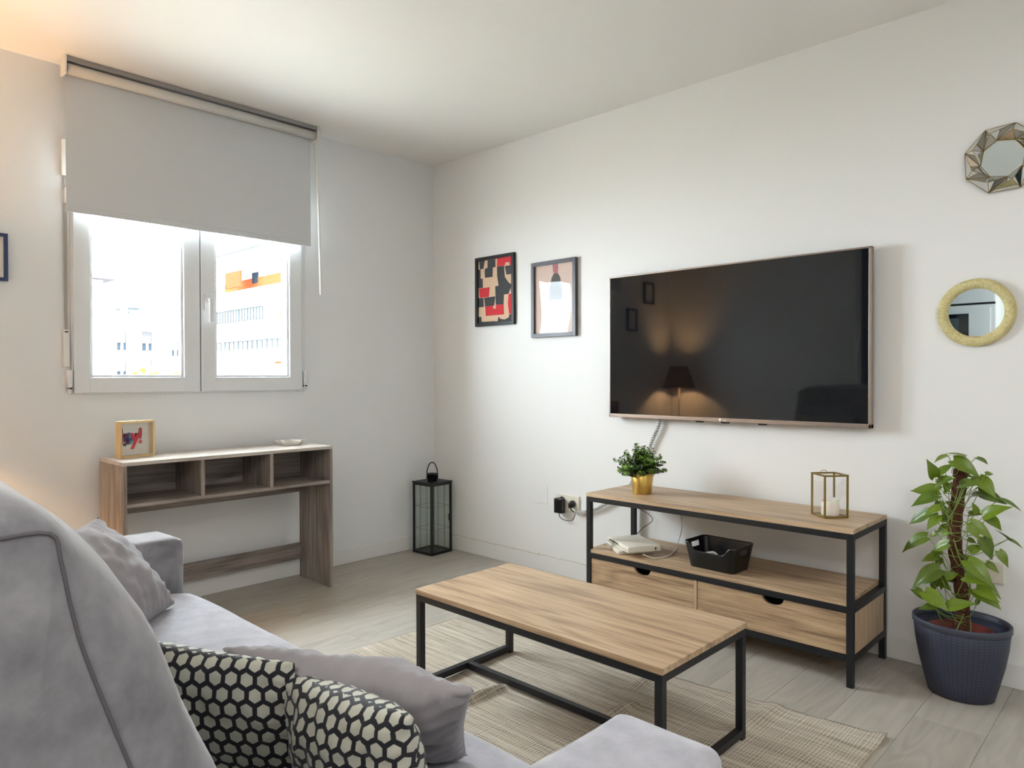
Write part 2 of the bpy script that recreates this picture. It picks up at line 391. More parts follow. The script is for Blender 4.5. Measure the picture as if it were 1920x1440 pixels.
def plank(x0, x1, y0, y1):
    key = (round(x1-x0, 3), round(y1-y0, 3))
    if key not in pm:
        o = MB().box((0.0004, 0.0004, 0), (key[0]-0.0004, key[1]-0.0004, 0.014), 0.0006, seg=1).build('plank', M['floor'], floor); pm[key] = o.data
    else:
        o = bpy.data.objects.new('plank', pm[key]); COL.objects.link(o); o.parent = floor
    o.location = (x0, y0, -0.014)
k = 0
while True:
    x0 = -0.013+0.2*k; x1 = x0+0.2; x0 = max(x0, 0.0); x1 = min(x1, 5.2)
    if x1-x0 < 0.02: break
    off = {0: -0.48, 1: -0.95, 2: -0.13}[k % 3]   # column k=12 has its joint at y=-0.48
    ys = [0.0]; y = off
    while y > -3.6: ys.append(y); y -= 1.2
    ys.append(-5.4) if ys[-1]-(-5.4) < 2.0 else ys.extend([ys[-1]-1.2, -5.4])
    for a, b in zip(ys, ys[1:]):
        if a-b > 0.01: plank(x0, x1, b, a)
    k += 1
struct(MB().box((0, -3.11, 0), (0.014, 0, 0.088), 0.003).build('baseboard_left', M['base']), 'white skirting board under the window wall')
struct(MB().box((0.014, -0.014, 0), (5.2, 0, 0.088), 0.003).build('baseboard_back', M['base']), 'white skirting board under the television wall')
struct(MB().box((0.014, -3.11, 0), (1.70, -3.096, 0.088), 0.003).build('baseboard_front', M['base']))

# ---------------------------------------------------------------- window
win = struct(empty('window_1', (0, -1.5375, 1.03)), 'white two-sash tilt window half covered by a roller blind')
def P(o): o.matrix_parent_inverse = Matrix.Translation(-Vector(o.parent.location)); return o
def frame_mb(mb, y0, y1, z0, z1, w, x0, x1, bev=0.004):
    mb.box((x0, y0, z0), (x1, y0+w, z1), bev); mb.box((x0, y1-w, z0), (x1, y1, z1), bev)
    mb.box((x0, y0+w, z0), (x1, y1-w, z0+w), bev); mb.box((x0, y0+w, z1-w), (x1, y1-w, z1), bev); return mb
P(frame_mb(MB(), -2.117, -0.958, 1.032, 2.20, 0.05, -0.06, 0.012).build('window_frame', M['upvc'], win))
for i, (a, b, g0, g1) in enumerate(((-2.112, -1.552, -2.045, -1.632), (-1.548, -0.985, -1.474, -1.062))):
    mb = MB(); z0, z1, gz0, gz1 = 1.04, 2.19, 1.112, 2.12
    X0, X1 = -0.03, 0.032
    mb.box((X0, a, z0), (X1, g0, z1), 0.005); mb.box((X0, g1, z0), (X1, b, z1), 0.005)
    mb.box((X0, g0-0.004, z0), (X1, g1+0.004, gz0), 0.005); mb.box((X0, g0-0.004, gz1), (X1, g1+0.004, z1), 0.005)
    sash = P(mb.build('sash', M['upvc'], win))
    s2 = frame_mb(MB(), g0, g1, gz0, gz1, 0.007, 0.0, 0.012, 0.001).build('seal', M['seal'], sash)
    bd = frame_mb(MB(), g0, g1, gz0, gz1, 0.012, 0.006, 0.020, 0.003).build('glazing_bead', M['upvc'], sash)
    pn = box('pane', (0.0, g0, gz0), (0.004, g1, gz1), M['wglass'], sash)
P(box('centre_gap_seal', (-0.02, -1.5525, 1.045), (0.020, -1.5475, 2.18), M['seal'], win))
hb = MB().box((0.032, -1.534, 1.452), (0.042, -1.498, 1.535), 0.006)
hb.tube([(0.04, -1.515, 1.50), (0.075, -1.515, 1.50)], 0.010)
hb.box((0.062, -1.524, 1.385), (0.080, -1.500, 1.51), 0.006)
P(hb.build('window_handle', M['upvc'], win))
for (y, z) in ((-2.127, 1.055), (-0.966, 1.055)):
    h = MB().box((0.0, y-0.010, z+0.02), (0.036, y+0.010, z+0.09), 0.004).tube([(0.03, y, z-0.012), (0.03, y, z+0.025)], 0.008)
    P(h.build('hinge', M['upvc'], win)); P(box('hinge_pin', (0.006, y-0.006, z+0.004), (0.040, y+0.006, z+0.012), M['black'], win))
for z in (1.92,):
    P(MB().box((0.0, -2.142, z-0.035), (0.036, -2.118, z+0.035), 0.004).build('hinge', M['upvc'], win))
st = tag(empty('shutter_strap', (0.01, -2.137, 1.16)), 'grey ribbed shutter strap with white coiler box left of the window', 'strap')
P(MB().box((0.0, -2.149, 1.16), (0.018, -2.124, 1.325), 0.003).build('coiler_box', M['white'], st))
sb = MB()
z = 1.335
while z < 2.02: sb.box((0.008, -2.142, z), (0.011, -2.130, z+0.0055)); z += 0.008
sb.box((0.0085, -2.142, 1.325), (0.0095, -2.130, 2.02))
P(sb.build('strap', plain('grey_strap_webbing', rgb(176, 170, 160), 0.8), st))
P(box('strap_slot', (0.0182, -2.144, 1.312), (0.019, -2.130, 1.318), M['black'], st))
P(MB().box((0.0, -2.150, 2.01), (0.020, -2.128, 2.17), 0.003).build('strap_guide', M['white'], st))
# ---------------------------------------------------------------- roller blind (ceiling mounted)
bl = tag(empty('roller_blind', (0.09, -1.56, 2.5)), 'light grey roller blind lowered over the top half of the window', 'blind')
P(MB().box((0.075, -2.155, 2.478), (0.135, -0.93, 2.499), 0.002).build('mounting_rail', plain('grey_metal_rail', rgb(150, 148, 148), 0.4, 0.3), bl))
P(MB().tube([(0.105, -2.148, 2.453), (0.105, -0.945, 2.453)], 0.024, 20).build('roller_tube', plain('blind_roll_cloth', rgb(206, 204, 200), 0.8), bl))
mb = MB(); seg = 24
P(MB().box((0.0815, -2.150, 1.866), (0.0827, -0.958, 2.455)).build('blind_cloth', M['blind'], bl))
P(MB().box((0.078, -2.150, 1.838), (0.086, -0.958, 1.866), 0.003).build('bottom_bar', M['blind'], bl))
for y in (-2.160, -0.938):
    P(MB().box((0.07, y-0.006, 2.42), (0.14, y+0.004, 2.499), 0.006).build('bracket', M['white'], bl))
P(MB().tube(catmull([(0.10, -0.928, 2.47), (0.095, -0.926, 2.35), (0.09, -0.912, 2.03), (0.085, -0.898, 1.575)]), 0.007, 8).build('pull_cord_tube', M['white'], bl))

# ---------------------------------------------------------------- console desk
dk = tag(empty('console_desk', (0.2, -1.51, 0)), 'narrow grey oak console desk with three open cubbies under the window', 'desk')
dx0, dx1, dy0, dy1, dt = 0.045, 0.36, -2.018, -1.0, 0.016
P(box('side_panel', (dx0, dy0, 0), (dx1, dy0+dt, 0.732), M['grey_z'], dk, 0.0008))
P(box('side_panel', (dx0, dy1-dt, 0), (dx1, dy1, 0.732), M['grey_z'], dk, 0.0008))
P(box('desk_top', (dx0, dy0, 0.732), (dx1, dy1, 0.748), M['grey_top'], dk, 0.0008))
P(box('shelf', (dx0, dy0+dt, 0.551), (dx1-0.002, dy1-dt, 0.567), M['grey_y'], dk, 0.0008))
P(box('back_panel', (dx0, dy0+dt, 0.475), (dx0+0.014, dy1-dt, 0.551), M['grey_y'], dk, 0.0008))
P(box('back_panel', (dx0, dy0+dt, 0.567), (dx0+0.012, dy1-dt, 0.732), M['grey_y'], dk, 0.0008))
for y in (-1.679, -1.341): P(box('divider', (dx0+0.012, y-0.008, 0.567), (dx1-0.002, y+0.008, 0.732), M['grey_z'], dk, 0.0008))
P(box('stretcher_board', (dx0, dy0+dt, 0.102), (dx0+0.014, dy1-dt, 0.190), M['grey_y'], dk, 0.0008))

# small framed lettering on the desk
fr = tag(empty('box_frame', (0.17, -1.895, 0.748), R(14)), 'small pale wooden box frame with colourful overlapping letters on the desk', 'picture frame')
# local: faces +x, width along y
w2, hh, dd, bw = 0.083, 0.166, 0.036, 0.010
m = MB()
m.box((-dd, -w2, 0), (0, -w2+bw, hh), 0.001).box((-dd, w2-bw, 0), (0, w2, hh), 0.001).box((-dd, -w2+bw, 0), (0, w2-bw, bw), 0.001).box((-dd, -w2+bw, hh-bw), (0, w2-bw, hh), 0.001)
m.build('frame', M['pine'], fr)
box('backing_card', (-dd+0.002, -w2+bw, bw), (-dd+0.006, w2-bw, hh-bw), M['paper'], fr)
box('pane', (-0.006, -w2+bw, bw), (-0.004, w2-bw, hh-bw), M['glass'], fr)
def letters(txt, size, mat, parent, name='lettering', bold=0.0):
    c = bpy.data.curves.new('txt', 'FONT'); c.body = txt; c.size = size; c.align_x = 'CENTER'; c.extrude = 0.0004; c.offset = bold; c.resolution_u = 3
    o = bpy.data.objects.new('txt', c); COL.objects.link(o)
    dg = bpy.context.evaluated_depsgraph_get(); me = bpy.data.meshes.new_from_object(o.evaluated_get(dg)); bpy.data.objects.remove(o)
    return link(name, me, mat, parent)
def mulmat(name, c): 
    return plain(name, c, 0.6)
yy = -0.045
for ch, col, dyy, sc in (('h', rgb(120, 44, 84), -0.046, 1), ('e', rgb(44, 104, 150), -0.022, 1), ('y', rgb(196, 40, 66), 0.006, 1), ('!', rgb(188, 70, 66), 0.030, 1)):
    l = letters(ch, 0.098, mulmat('print_ink_'+{'!': 'mark'}.get(ch, ch), col), fr, 'letter', 0.0032)
    l.matrix_local = Matrix.Translation((-dd+0.0075+0.0006*(dyy > 0), dyy, 0.062)) @ Matrix.Rotation(R(90), 4, 'Z') @ Matrix.Rotation(R(90), 4, 'X')
for (a, b, z0, z1, c) in ((-0.050, -0.030, 0.070, 0.098, rgb(96, 40, 90)), (-0.032, -0.014, 0.058, 0.080, rgb(30, 90, 150)), (-0.016, 0.002, 0.072, 0.100, rgb(84, 48, 96)), (0.004, 0.016, 0.082, 0.108, rgb(40, 48, 56)), (-0.030, -0.016, 0.098, 0.112, rgb(24, 76, 110)), (-0.05, -0.036, 0.052, 0.066, rgb(36, 62, 120))):
    box('overprint', (-dd+0.006, a, z0), (-dd+0.0068, b, z1), mulmat('print_ink_block', c), fr)
# star dish
sd = MB(); n = 5; top = []; bot = []
for i in range(10):
    a = R(36*i+10); ro = 0.088 if i % 2 == 0 else 0.048
    top.append((ro*math.cos(a), ro*math.sin(a))); bot.append((ro*0.62*math.cos(a), ro*0.62*math.sin(a)))
t = bmesh.new()
L0 = [t.verts.new((x, y, 0.0)) for x, y in bot]; L1 = [t.verts.new((x, y, 0.027)) for x, y in top]; L2 = [t.verts.new((x*0.93, y*0.93, 0.027)) for x, y in top]; L3 = [t.verts.new((x*0.95, y*0.95, 0.005)) for x, y in bot]
for A, B in ((L0, L1), (L1, L2), (L2, L3)):
    for i in range(10): t.faces.new((A[i], A[(i+1) % 10], B[(i+1) % 10], B[i]))
t.faces.new(L0[::-1]); t.faces.new(L3)
sd.add(t); o = sd.build('star_dish', plain('white_ceramic', rgb(226, 222, 214), 0.3)); o.location = (0.165, -1.135, 0.748)
tag(o, 'white star-shaped ceramic dish at the right end of the desk', 'dish')

# ---------------------------------------------------------------- black floor lantern
def lantern_black():
    cx, cy = 0.158, -0.15
    t = tag(empty('floor_lantern', (cx, cy, 0), R(3)), 'tall black metal lantern with wired glass sides in the corner', 'lantern')
    h, W_, b = 0.445, 0.088, 0.013
    m = MB()
    for sx in (-1, 1):
        for sy in (-1, 1): m.box((sx*W_-(b if sx > 0 else 0), sy*W_-(b if sy > 0 else 0), 0), (sx*W_+(b if sx < 0 else 0), sy*W_+(b if sy < 0 else 0), h), 0.001)
    for z in (0.0, h-0.016):
        for s_ in (-1, 1):
            m.box((-W_, s_*W_-(b if s_ > 0 else 0), z), (W_, s_*W_+(b if s_ < 0 else 0), z+0.016), 0.001)
            m.box((s_*W_-(b if s_ > 0 else 0), -W_, z), (s_*W_+(b if s_ < 0 else 0), W_, z+0.016), 0.001)
    m.build('frame', M['black'], t)
    box('base_plate', (-W_, -W_, 0.002), (W_, W_, 0.010), M['black'], t)
    MB().box((-W_-0.004, -W_-0.004, h), (W_+0.004, W_+0.004, h+0.006), 0.002).build('roof_plate', M['black'], t)
    for s_ in (-1, 1):
        box('pane', (-W_+b, s_*(W_-0.005)-0.001, 0.016), (W_-b, s_*(W_-0.005)+0.001, h-0.016), M['lglass'], t)
        box('pane', (s_*(W_-0.005)-0.001, -W_+b, 0.016), (s_*(W_-0.005)+0.001, W_-b, h-0.016), M['lglass'], t)
    q = W_-0.009
    for z in (0.155, 0.295):
        MB().tube([(-q, -q, z), (q, -q, z), (q, q, z), (-q, q, z)], 0.0009, 5, closed=True).build('wire', M['black'], t)
    m = MB()
    for s_ in (-1, 1):
        for a in (-0.028, 0.028):
            m.tube([(a, s_*q, 0.016), (a, s_*q, h-0.016)], 0.0009, 5); m.tube([(s_*q, a, 0.016), (s_*q, a, h-0.016)], 0.0009, 5)
    tag(m.build('wire', M['black'], t), kind='stuff')
    MB().lathe([(0, 0), (0.031, 0), (0.031, 0.040), (0.033, 0.041), (0.033, 0.048), (0, 0.050)], (0, 0, h+0.006), 28).build('chimney_cap', M['black'], t)
    pts = [(0.033*math.cos(a)*1.05, 0.033*math.sin(a)*0, 0) for a in ()]
    ax = Vector((0.70, 0.70, 0))
    pp = [ax*(0.034*math.cos(R(a)))+Vector((0, 0, h+0.045+0.078*math.sin(R(a)))) for a in range(0, 181, 12)]
    pp = [ax*0.034+Vector((0, 0, h+0.02))]+pp+[ax*-0.034+Vector((0, 0, h+0.02))]
    MB().tube(pp, 0.0035, 8).build('handle', M['black'], t)
    MB().box((W_-0.002, W_-0.03, 0.20), (W_+0.005, W_-0.018, 0.245), 0.002).build('latch', M['black'], t)
lantern_black()

# ---------------------------------------------------------------- pictures on the television wall
def wallpic(name, x0, x1, z0, z1, fw, depth, label, fmat, col):
    t = tag(empty(name, ((x0+x1)/2, 0, z0)), label, 'picture')
    m = MB()
    y0 = -depth
    m.box((x0, y0, z0), (x0+fw, -0.001, z1), 0.0015).box((x1-fw, y0, z0), (x1, -0.001, z1), 0.0015).box((x0+fw, y0, z0), (x1-fw, -0.001, z0+fw), 0.0015).box((x0+fw, y0, z1-fw), (x1-fw, -0.001, z1), 0.0015)
    P(m.build('frame', fmat, t)); pr = P(box('print', (x0+fw, -0.010, z0+fw), (x1-fw, -0.004, z1-fw), col, t))
    return t, pr
fx0, fx1, fz0, fz1, fw = 0.422, 0.753, 1.421, 1.845, 0.020
BG = plain('poster_sand', rgb(206, 176, 148), 0.8); PK = plain('poster_charcoal', rgb(60, 62, 64), 0.8); PR = plain('poster_red', rgb(196, 44, 52), 0.8)
pic, pr = wallpic('abstract_poster', fx0, fx1, fz0, fz1, fw, 0.022, 'black framed abstract print of red, charcoal and sand cut-out shapes', M['blackgloss'], BG)
# poster shapes traced in poster space: u 0..1 left to right, v 0..1 top to bottom
def uv_of(px, py):  # crop pixel -> poster uv; the poster is seen as the quad below
    q = [(300, 300), (745, 225), (748, 1145), (305, 1165)]
    u, v = 0.5, 0.5
    for _ in range(30):
        def f(u, v): return [(1-u)*(1-v)*q[0][i]+u*(1-v)*q[1][i]+u*v*q[2][i]+(1-u)*v*q[3][i] for i in (0, 1)]
        a = f(u, v); b = f(u+1e-4, v); c = f(u, v+1e-4)
        j = [[(b[0]-a[0])/1e-4, (c[0]-a[0])/1e-4], [(b[1]-a[1])/1e-4, (c[1]-a[1])/1e-4]]; d = j[0][0]*j[1][1]-j[0][1]*j[1][0]
        ex, ey = px-a[0], py-a[1]; u += (ex*j[1][1]-ey*j[0][1])/d; v += (j[0][0]*ey-j[1][0]*ex)/d
    return min(max(u, 0.0), 1.0), min(max(v, 0.0), 1.0)
shapes = [
 (PK, [(310, 300), (388, 287), (370, 402), (322, 410)]), (PK, [(425, 282), (527, 265), (530, 378), (425, 392)]),
 (PK, [(395, 395), (495, 378), (492, 515), (392, 528), (385, 430)]), (PK, [(300, 415), (330, 410), (332, 540), (360, 540), (362, 668), (300, 672)]),
 (PK, [(550, 372), (640, 362), (652, 520), (700, 600), (735, 628), (700, 760), (640, 768), (636, 905), (535, 910), (527, 650), (572, 640), (552, 500)]),
 (PK, [(650, 365), (742, 352), (742, 478), (672, 488)]), (PK, [(715, 620), (745, 615), (747, 750), (735, 755)]),
 (PR, [(555, 255), (738, 228), (740, 350), (712, 355), (708, 310), (660, 312), (650, 358), (550, 370)]),
 (PR, [(310, 678), (455, 660), (445, 795), (322, 805)]), (PR, [(700, 762), (747, 755), (748, 1040), (708, 1045), (690, 900)]),
 (PK, [(300, 812), (370, 808), (378, 935), (302, 940)]), (PK, [(380, 808), (528, 790), (515, 918), (395, 930)]),
 (PR, [(395, 932), (500, 918), (502, 965), (535, 965), (537, 912), (638, 905), (642, 1048), (405, 1062)]),
 (PK, [(305, 1075), (345, 1072), (348, 1140), (395, 1145), (515, 1140), (560, 1145), (570, 1080), (600, 1110), (650, 1122), (700, 1095), (712, 1050), (748, 1045), (748, 1145), (305, 1165)]),
]
px0, px1, pz0, pz1 = fx0+fw, fx1-fw, fz0+fw, fz1-fw
for i, (mt, pts) in enumerate(shapes):
    q = [uv_of(*p) for p in pts]
    P3 = [(px0+(px1-px0)*u, -0.0104-0.00005*i, pz1-(pz1-pz0)*v) for u, v in q]
    P(MB().prism(P3, (0, -0.0003, 0)).build('cut_out_shape', mt, pic))
gx0, gx1, gz0, gz1 = 0.893, 1.219, 1.333, 1.762
GF = plain('dark_grey_frame', rgb(58, 56, 62), 0.4)
pic2, _ = wallpic('figure_poster', gx0, gx1, gz0, gz1, 0.022, 0.024, 'dark grey framed print of a figure under reflecting glass, right of the abstract print', GF, plain('poster_blush', rgb(206, 184, 172), 0.8))
cx = (gx0+gx1)/2+0.01
def pz(z): return gz1-0.022-z
jk = [(cx-0.045, pz(0.155)), (cx-0.038, pz(0.11)), (cx-0.028, pz(0.075)), (cx-0.012, pz(0.052)), (cx+0.015, pz(0.050)), (cx+0.034, pz(0.075)), (cx+0.044, pz(0.12)), (cx+0.052, pz(0.165)), (cx+0.05, pz(0.20)), (cx-0.043, pz(0.20))]
P(MB().prism([(x, -0.0105, z) for x, z in jk], (0, -0.0003, 0)).build('printed_jacket', plain('poster_jacket', rgb(92, 92, 88), 0.8), pic2))
hd = [(cx-0.020, pz(0.0)), (cx+0.018, pz(0.0)), (cx+0.020, pz(0.03)), (cx+0.014, pz(0.052)), (cx-0.010, pz(0.054)), (cx-0.018, pz(0.035))]
P(MB().prism([(x, -0.0112, z) for x, z in hd], (0, -0.0003, 0)).build('printed_face', plain('poster_face', rgb(170, 110, 116), 0.8), pic2))
# acrylic sheet, slightly wavy, in front of the print
nx, nz = 24, 32; t = bmesh.new(); G = []
for i in range(nx+1):
    row = []
    for j in range(nz+1):
        u, v = i/nx, j/nz; y = -0.016-0.0008*math.sin(u*4.2+v*3.0)*math.sin(math.pi*v)*math.sin(math.pi*u)
        row.append(t.verts.new((gx0+0.022+(gx1-gx0-0.044)*u, y, gz0+0.022+(gz1-gz0-0.044)*v)))
    G.append(row)
for i in range(nx):
    for j in range(nz):
        f = t.faces.new((G[i][j], G[i+1][j], G[i+1][j+1], G[i][j+1])); f.smooth = True
P(MB().add(t).build('acrylic_sheet', glass('poster_acrylic', (1, 1, 1, 1), 1.3), pic2))

# ---------------------------------------------------------------- television
tv = tag(empty('television', (2.1, -0.05, 1.26)), 'large flat television with bronze bezel mounted on the wall', 'television')
tx0, tx1, tz0, tz1, ty = 1.470, 2.729, 0.902, 1.620, -0.062
m = MB(); bz = 0.007
m.box((tx0, ty, tz0), (tx0+bz, ty+0.030, tz1), 0.002).box((tx1-bz-0.004, ty, tz0), (tx1, ty+0.030, tz1), 0.002).box((tx0, ty, tz1-bz), (tx1, ty+0.030, tz1), 0.002).box((tx0, ty, tz0), (tx1, ty+0.030, tz0+0.018), 0.002)
P(m.build('bezel', M['bronze'], tv))
P(box('screen', (tx0+bz, ty+0.002, tz0+0.018), (tx1-bz-0.004, ty+0.010, tz1-bz), M['screen'], tv))
P(MB().box((tx0+0.006, ty+0.012, tz0+0.006), (tx1-0.006, ty+0.034, tz1-0.006), 0.006).box((tx0+0.25, ty+0.03, tz0+0.06), (tx1-0.25, -0.012, tz0+0.50), 0.01).build('rear_housing', M['blackgloss'], tv))
for xx in (1.979, 2.107, 2.283): P(MB().box((xx-0.018, ty+0.004, tz0-0.007), (xx+0.018, ty+0.02, tz0+0.001), 0.002).build('mounting_tab', M['blackgloss'], tv))
lg = MB().lathe([(0, 0), (0.0068, 0), (0.0068, 0.0006), (0, 0.0006)], (0, 0, 0), 20).build('logo_disc', plain('logo_silver', rgb(232, 226, 222), 0.4), tv)
lg.matrix_local = Matrix.Translation((2.089-2.1, ty+0.05-0.0008, 0.911-1.26)) @ Matrix.Rotation(R(90), 4, 'X')
lt = letters('LG', 0.0145, plain('logo_lettering', rgb(214, 206, 200), 0.4), tv, 'logo_lettering', 0.0003)
lt.matrix_local = Matrix.Translation((2.1095-2.1, ty+0.05-0.0008, 0.906-1.26)) @ Matrix.Rotation(R(90), 4, 'X')
P(MB().box((2.0, -0.014, 1.05), (2.2, -0.001, 1.40), 0.003).build('wall_bracket', M['black'], tv))

# ---------------------------------------------------------------- mirrors
om = tag(empty('faceted_mirror', (3.148, 0, 1.883)), 'eight-sided mirror in a faceted brass-edged glass frame, upper right', 'mirror')
O, Rg, I = [], [], []
for k in range(8):
    a = 72+45*k-(2 if k else 0)
    O.append(Vector((0.1235*math.cos(R(a)), -0.012, 0.1235*math.sin(R(a)))))
    Rg.append(Vector((0.0935*math.cos(R(a-4)), -0.046, 0.0935*math.sin(R(a-4)))))
    I.append(Vector((0.069*math.cos(R(a+33)), -0.016, 0.069*math.sin(R(a+33)))))
edges = []
def facet(pts):
    m = MB(); c = sum(pts, Vector())/len(pts); f = [p+(c-p)*0.03 for p in pts]
    m.poly(f); o = m.build('facet', M['facet'], om, recalc=False)
    return o
for k in range(8):
    p = (k-1) % 8
    facet([O[k], Rg[k], O[p]]); facet([Rg[k], O[p], I[p]]); facet([Rg[k], I[p], I[k]]); facet([O[k], Rg[k], I[k]])
    edges += [(O[k], Rg[k]), (Rg[k], O[p]), (O[k], O[p]), (Rg[k], I[p]), (Rg[k], I[k]), (O[k], I[k]), (I[k], I[p])]
m = MB()
for a, b in edges: m.tube([a, b], 0.0011, 6)
m.build('frame', M['brass'], om)
MB().prism([i+Vector((0, 0.003, 0)) for i in I], (0, 0.003, 0)).build('mirror_glass', M['mirror'], om)
MB().prism([Vector((o_.x*0.97, -0.003, o_.z*0.97)) for o_ in O], (0, 0.002, 0)).build('back_plate', M['brass'], om)
MB().prism([Vector((o_.x*0.45, -0.002, o_.z*0.45)) for o_ in O], (0, -0.008, 0)).build('back_block', M['brass'], om)

rm = tag(empty('round_mirror', (3.068, 0, 1.340)), 'round mirror with a wide hammered gold rim, below the faceted one', 'mirror')
RX = Matrix.Rotation(R(90), 4, 'X')
MB().lathe([(0.087, 0.004), (0.0875, 0.014), (0.105, 0.019), (0.1215, 0.0165), (0.124, 0.010), (0.1235, 0.0005), (0.087, 0.0005)], (0, 0, 0), 72, rot=RX).build('rim', M['hammer'], rm)
MB().lathe([(0, 0.009), (0.088, 0.009), (0.088, 0.003), (0, 0.003)], (0, 0, 0), 64, rot=RX, smooth=False).build('mirror_glass', M['mirror'], rm)

# pictures on the window wall, beside the lamp
def sidepic(name, y0, y1, z0, z1, fcol, label):
    t = tag(empty(name, (0, (y0+y1)/2, z0)), label, 'picture'); fw = 0.014
    m = MB(); x1 = 0.020
    m.box((0.001, y0, z0), (x1, y0+fw, z1), 0.001).box((0.001, y1-fw, z0), (x1, y1, z1), 0.001).box((0.001, y0+fw, z0), (x1, y1-fw, z0+fw), 0.001).box((0.001, y0+fw, z1-fw), (x1, y1-fw, z1), 0.001)
    P(m.build('frame', fcol, t)); P(box('print', (0.002, y0+fw, z0+fw), (0.008, y1-fw, z1-fw), M['paper'], t))
    P(MB().tube(catmull([(0.0085, y1-0.05, z1-0.04), (0.0085, y1-0.07, z1-0.07), (0.0085, y1-0.04, z1-0.10), (0.0085, y1-0.085, z1-0.13)]), 0.0014, 5).build('line_drawing', M['black'], t))
    return t
sidepic('framed_sketch', -2.500, -2.350, 1.52, 1.72, plain('navy_frame', rgb(26, 44, 92), 0.4), 'navy framed white print on the window wall, cut by the left edge')
sidepic('framed_drawing', -2.78, -2.62, 1.78, 1.98, M['blackgloss'], 'black framed drawing high on the window wall, seen reflected in the television')

# ---------------------------------------------------------------- media rack
rk = tag(empty('media_rack', (2.18, -0.21, 0)), 'oak and black metal media rack with two drawers below the television', 'media console')
rx0, rx1, ry0, ry1 = 1.590, 2.776, -0.410, -0.022
tb = 0.023
P(box('rack_top', (rx0, ry0, 0.549), (rx1, ry1, 0.565), M['oak_x'], rk, 0.0008))
legs = [(rx0, ry0), (rx1-tb, ry0), (rx0, ry1-tb), (rx1-tb, ry1-tb)]
for x, y in legs: P(box('leg', (x, y, 0), (x+tb, y+tb, 0.549), M['black'], rk, 0.0015))
for z in (0.526, 0.265, 0.090):
    for y in (ry0, ry1-tb): P(box('rail', (rx0+tb, y, z), (rx1-tb, y+tb, z+tb), M['black'], rk, 0.0012))
    for x in (rx0, rx1-tb): P(box('rail', (x, ry0+tb, z), (x+tb, ry1-tb, z+tb), M['black'], rk, 0.0012))
P(box('shelf', (rx0+0.003, ry0+0.003, 0.288), (rx1-tb-0.0005, ry1-0.003, 0.303), M['oak_x'], rk, 0.0008))
P(box('side_panel', (rx1-0.018, ry0+tb, 0.113), (rx1-0.004, ry1-tb, 0.265), M['oak_z'], rk, 0.0005))
P(box('side_panel', (rx0+0.004, ry0+tb, 0.113), (rx0+0.018, ry1-tb, 0.265), M['oak_z'], rk, 0.0005))
P(box('back_panel', (rx0+tb, ry1-0.012, 0.113), (rx1-tb, ry1-0.006, 0.265), M['oak_x'], rk, 0.0005))
P(box('bottom_panel', (rx0+tb, ry0+tb, 0.100), (rx1-tb, ry1-tb, 0.112), M['oak_x'], rk, 0.0005))
xm = 2.155
P(box('divider', (xm-0.008, ry0+0.004, 0.113), (xm+0.006, ry1-tb, 0.265), M['oak_z'], rk, 0.0005))
for (a, b, mt) in ((rx0+tb+0.002, xm-0.010, 'oak_front'), (xm+0.009, rx1-tb-0.002, 'oak_front2')):
    c = (a+b)/2+0.015 if a < 2 else (a+b)/2+0.025; rr = 0.034; z0, z1 = 0.115, 0.262
    pts = [(a, ry0+0.006, z0), (b, ry0+0.006, z0), (b, ry0+0.006, z1)]
    pts += [(c+rr*1.25*math.cos(R(q)), ry0+0.006, z1-rr*0.86*math.sin(R(q))) for q in range(0, 181, 15)]+[(a, ry0+0.006, z1)]
    P(MB().prism(pts, (0, 0.014, 0)).build('drawer_front', M[mt], rk))
    P(box('drawer_box', (a+0.01, ry0+0.06, 0.118), (b-0.01, ry1-0.04, 0.24), M['blackgloss'], rk))

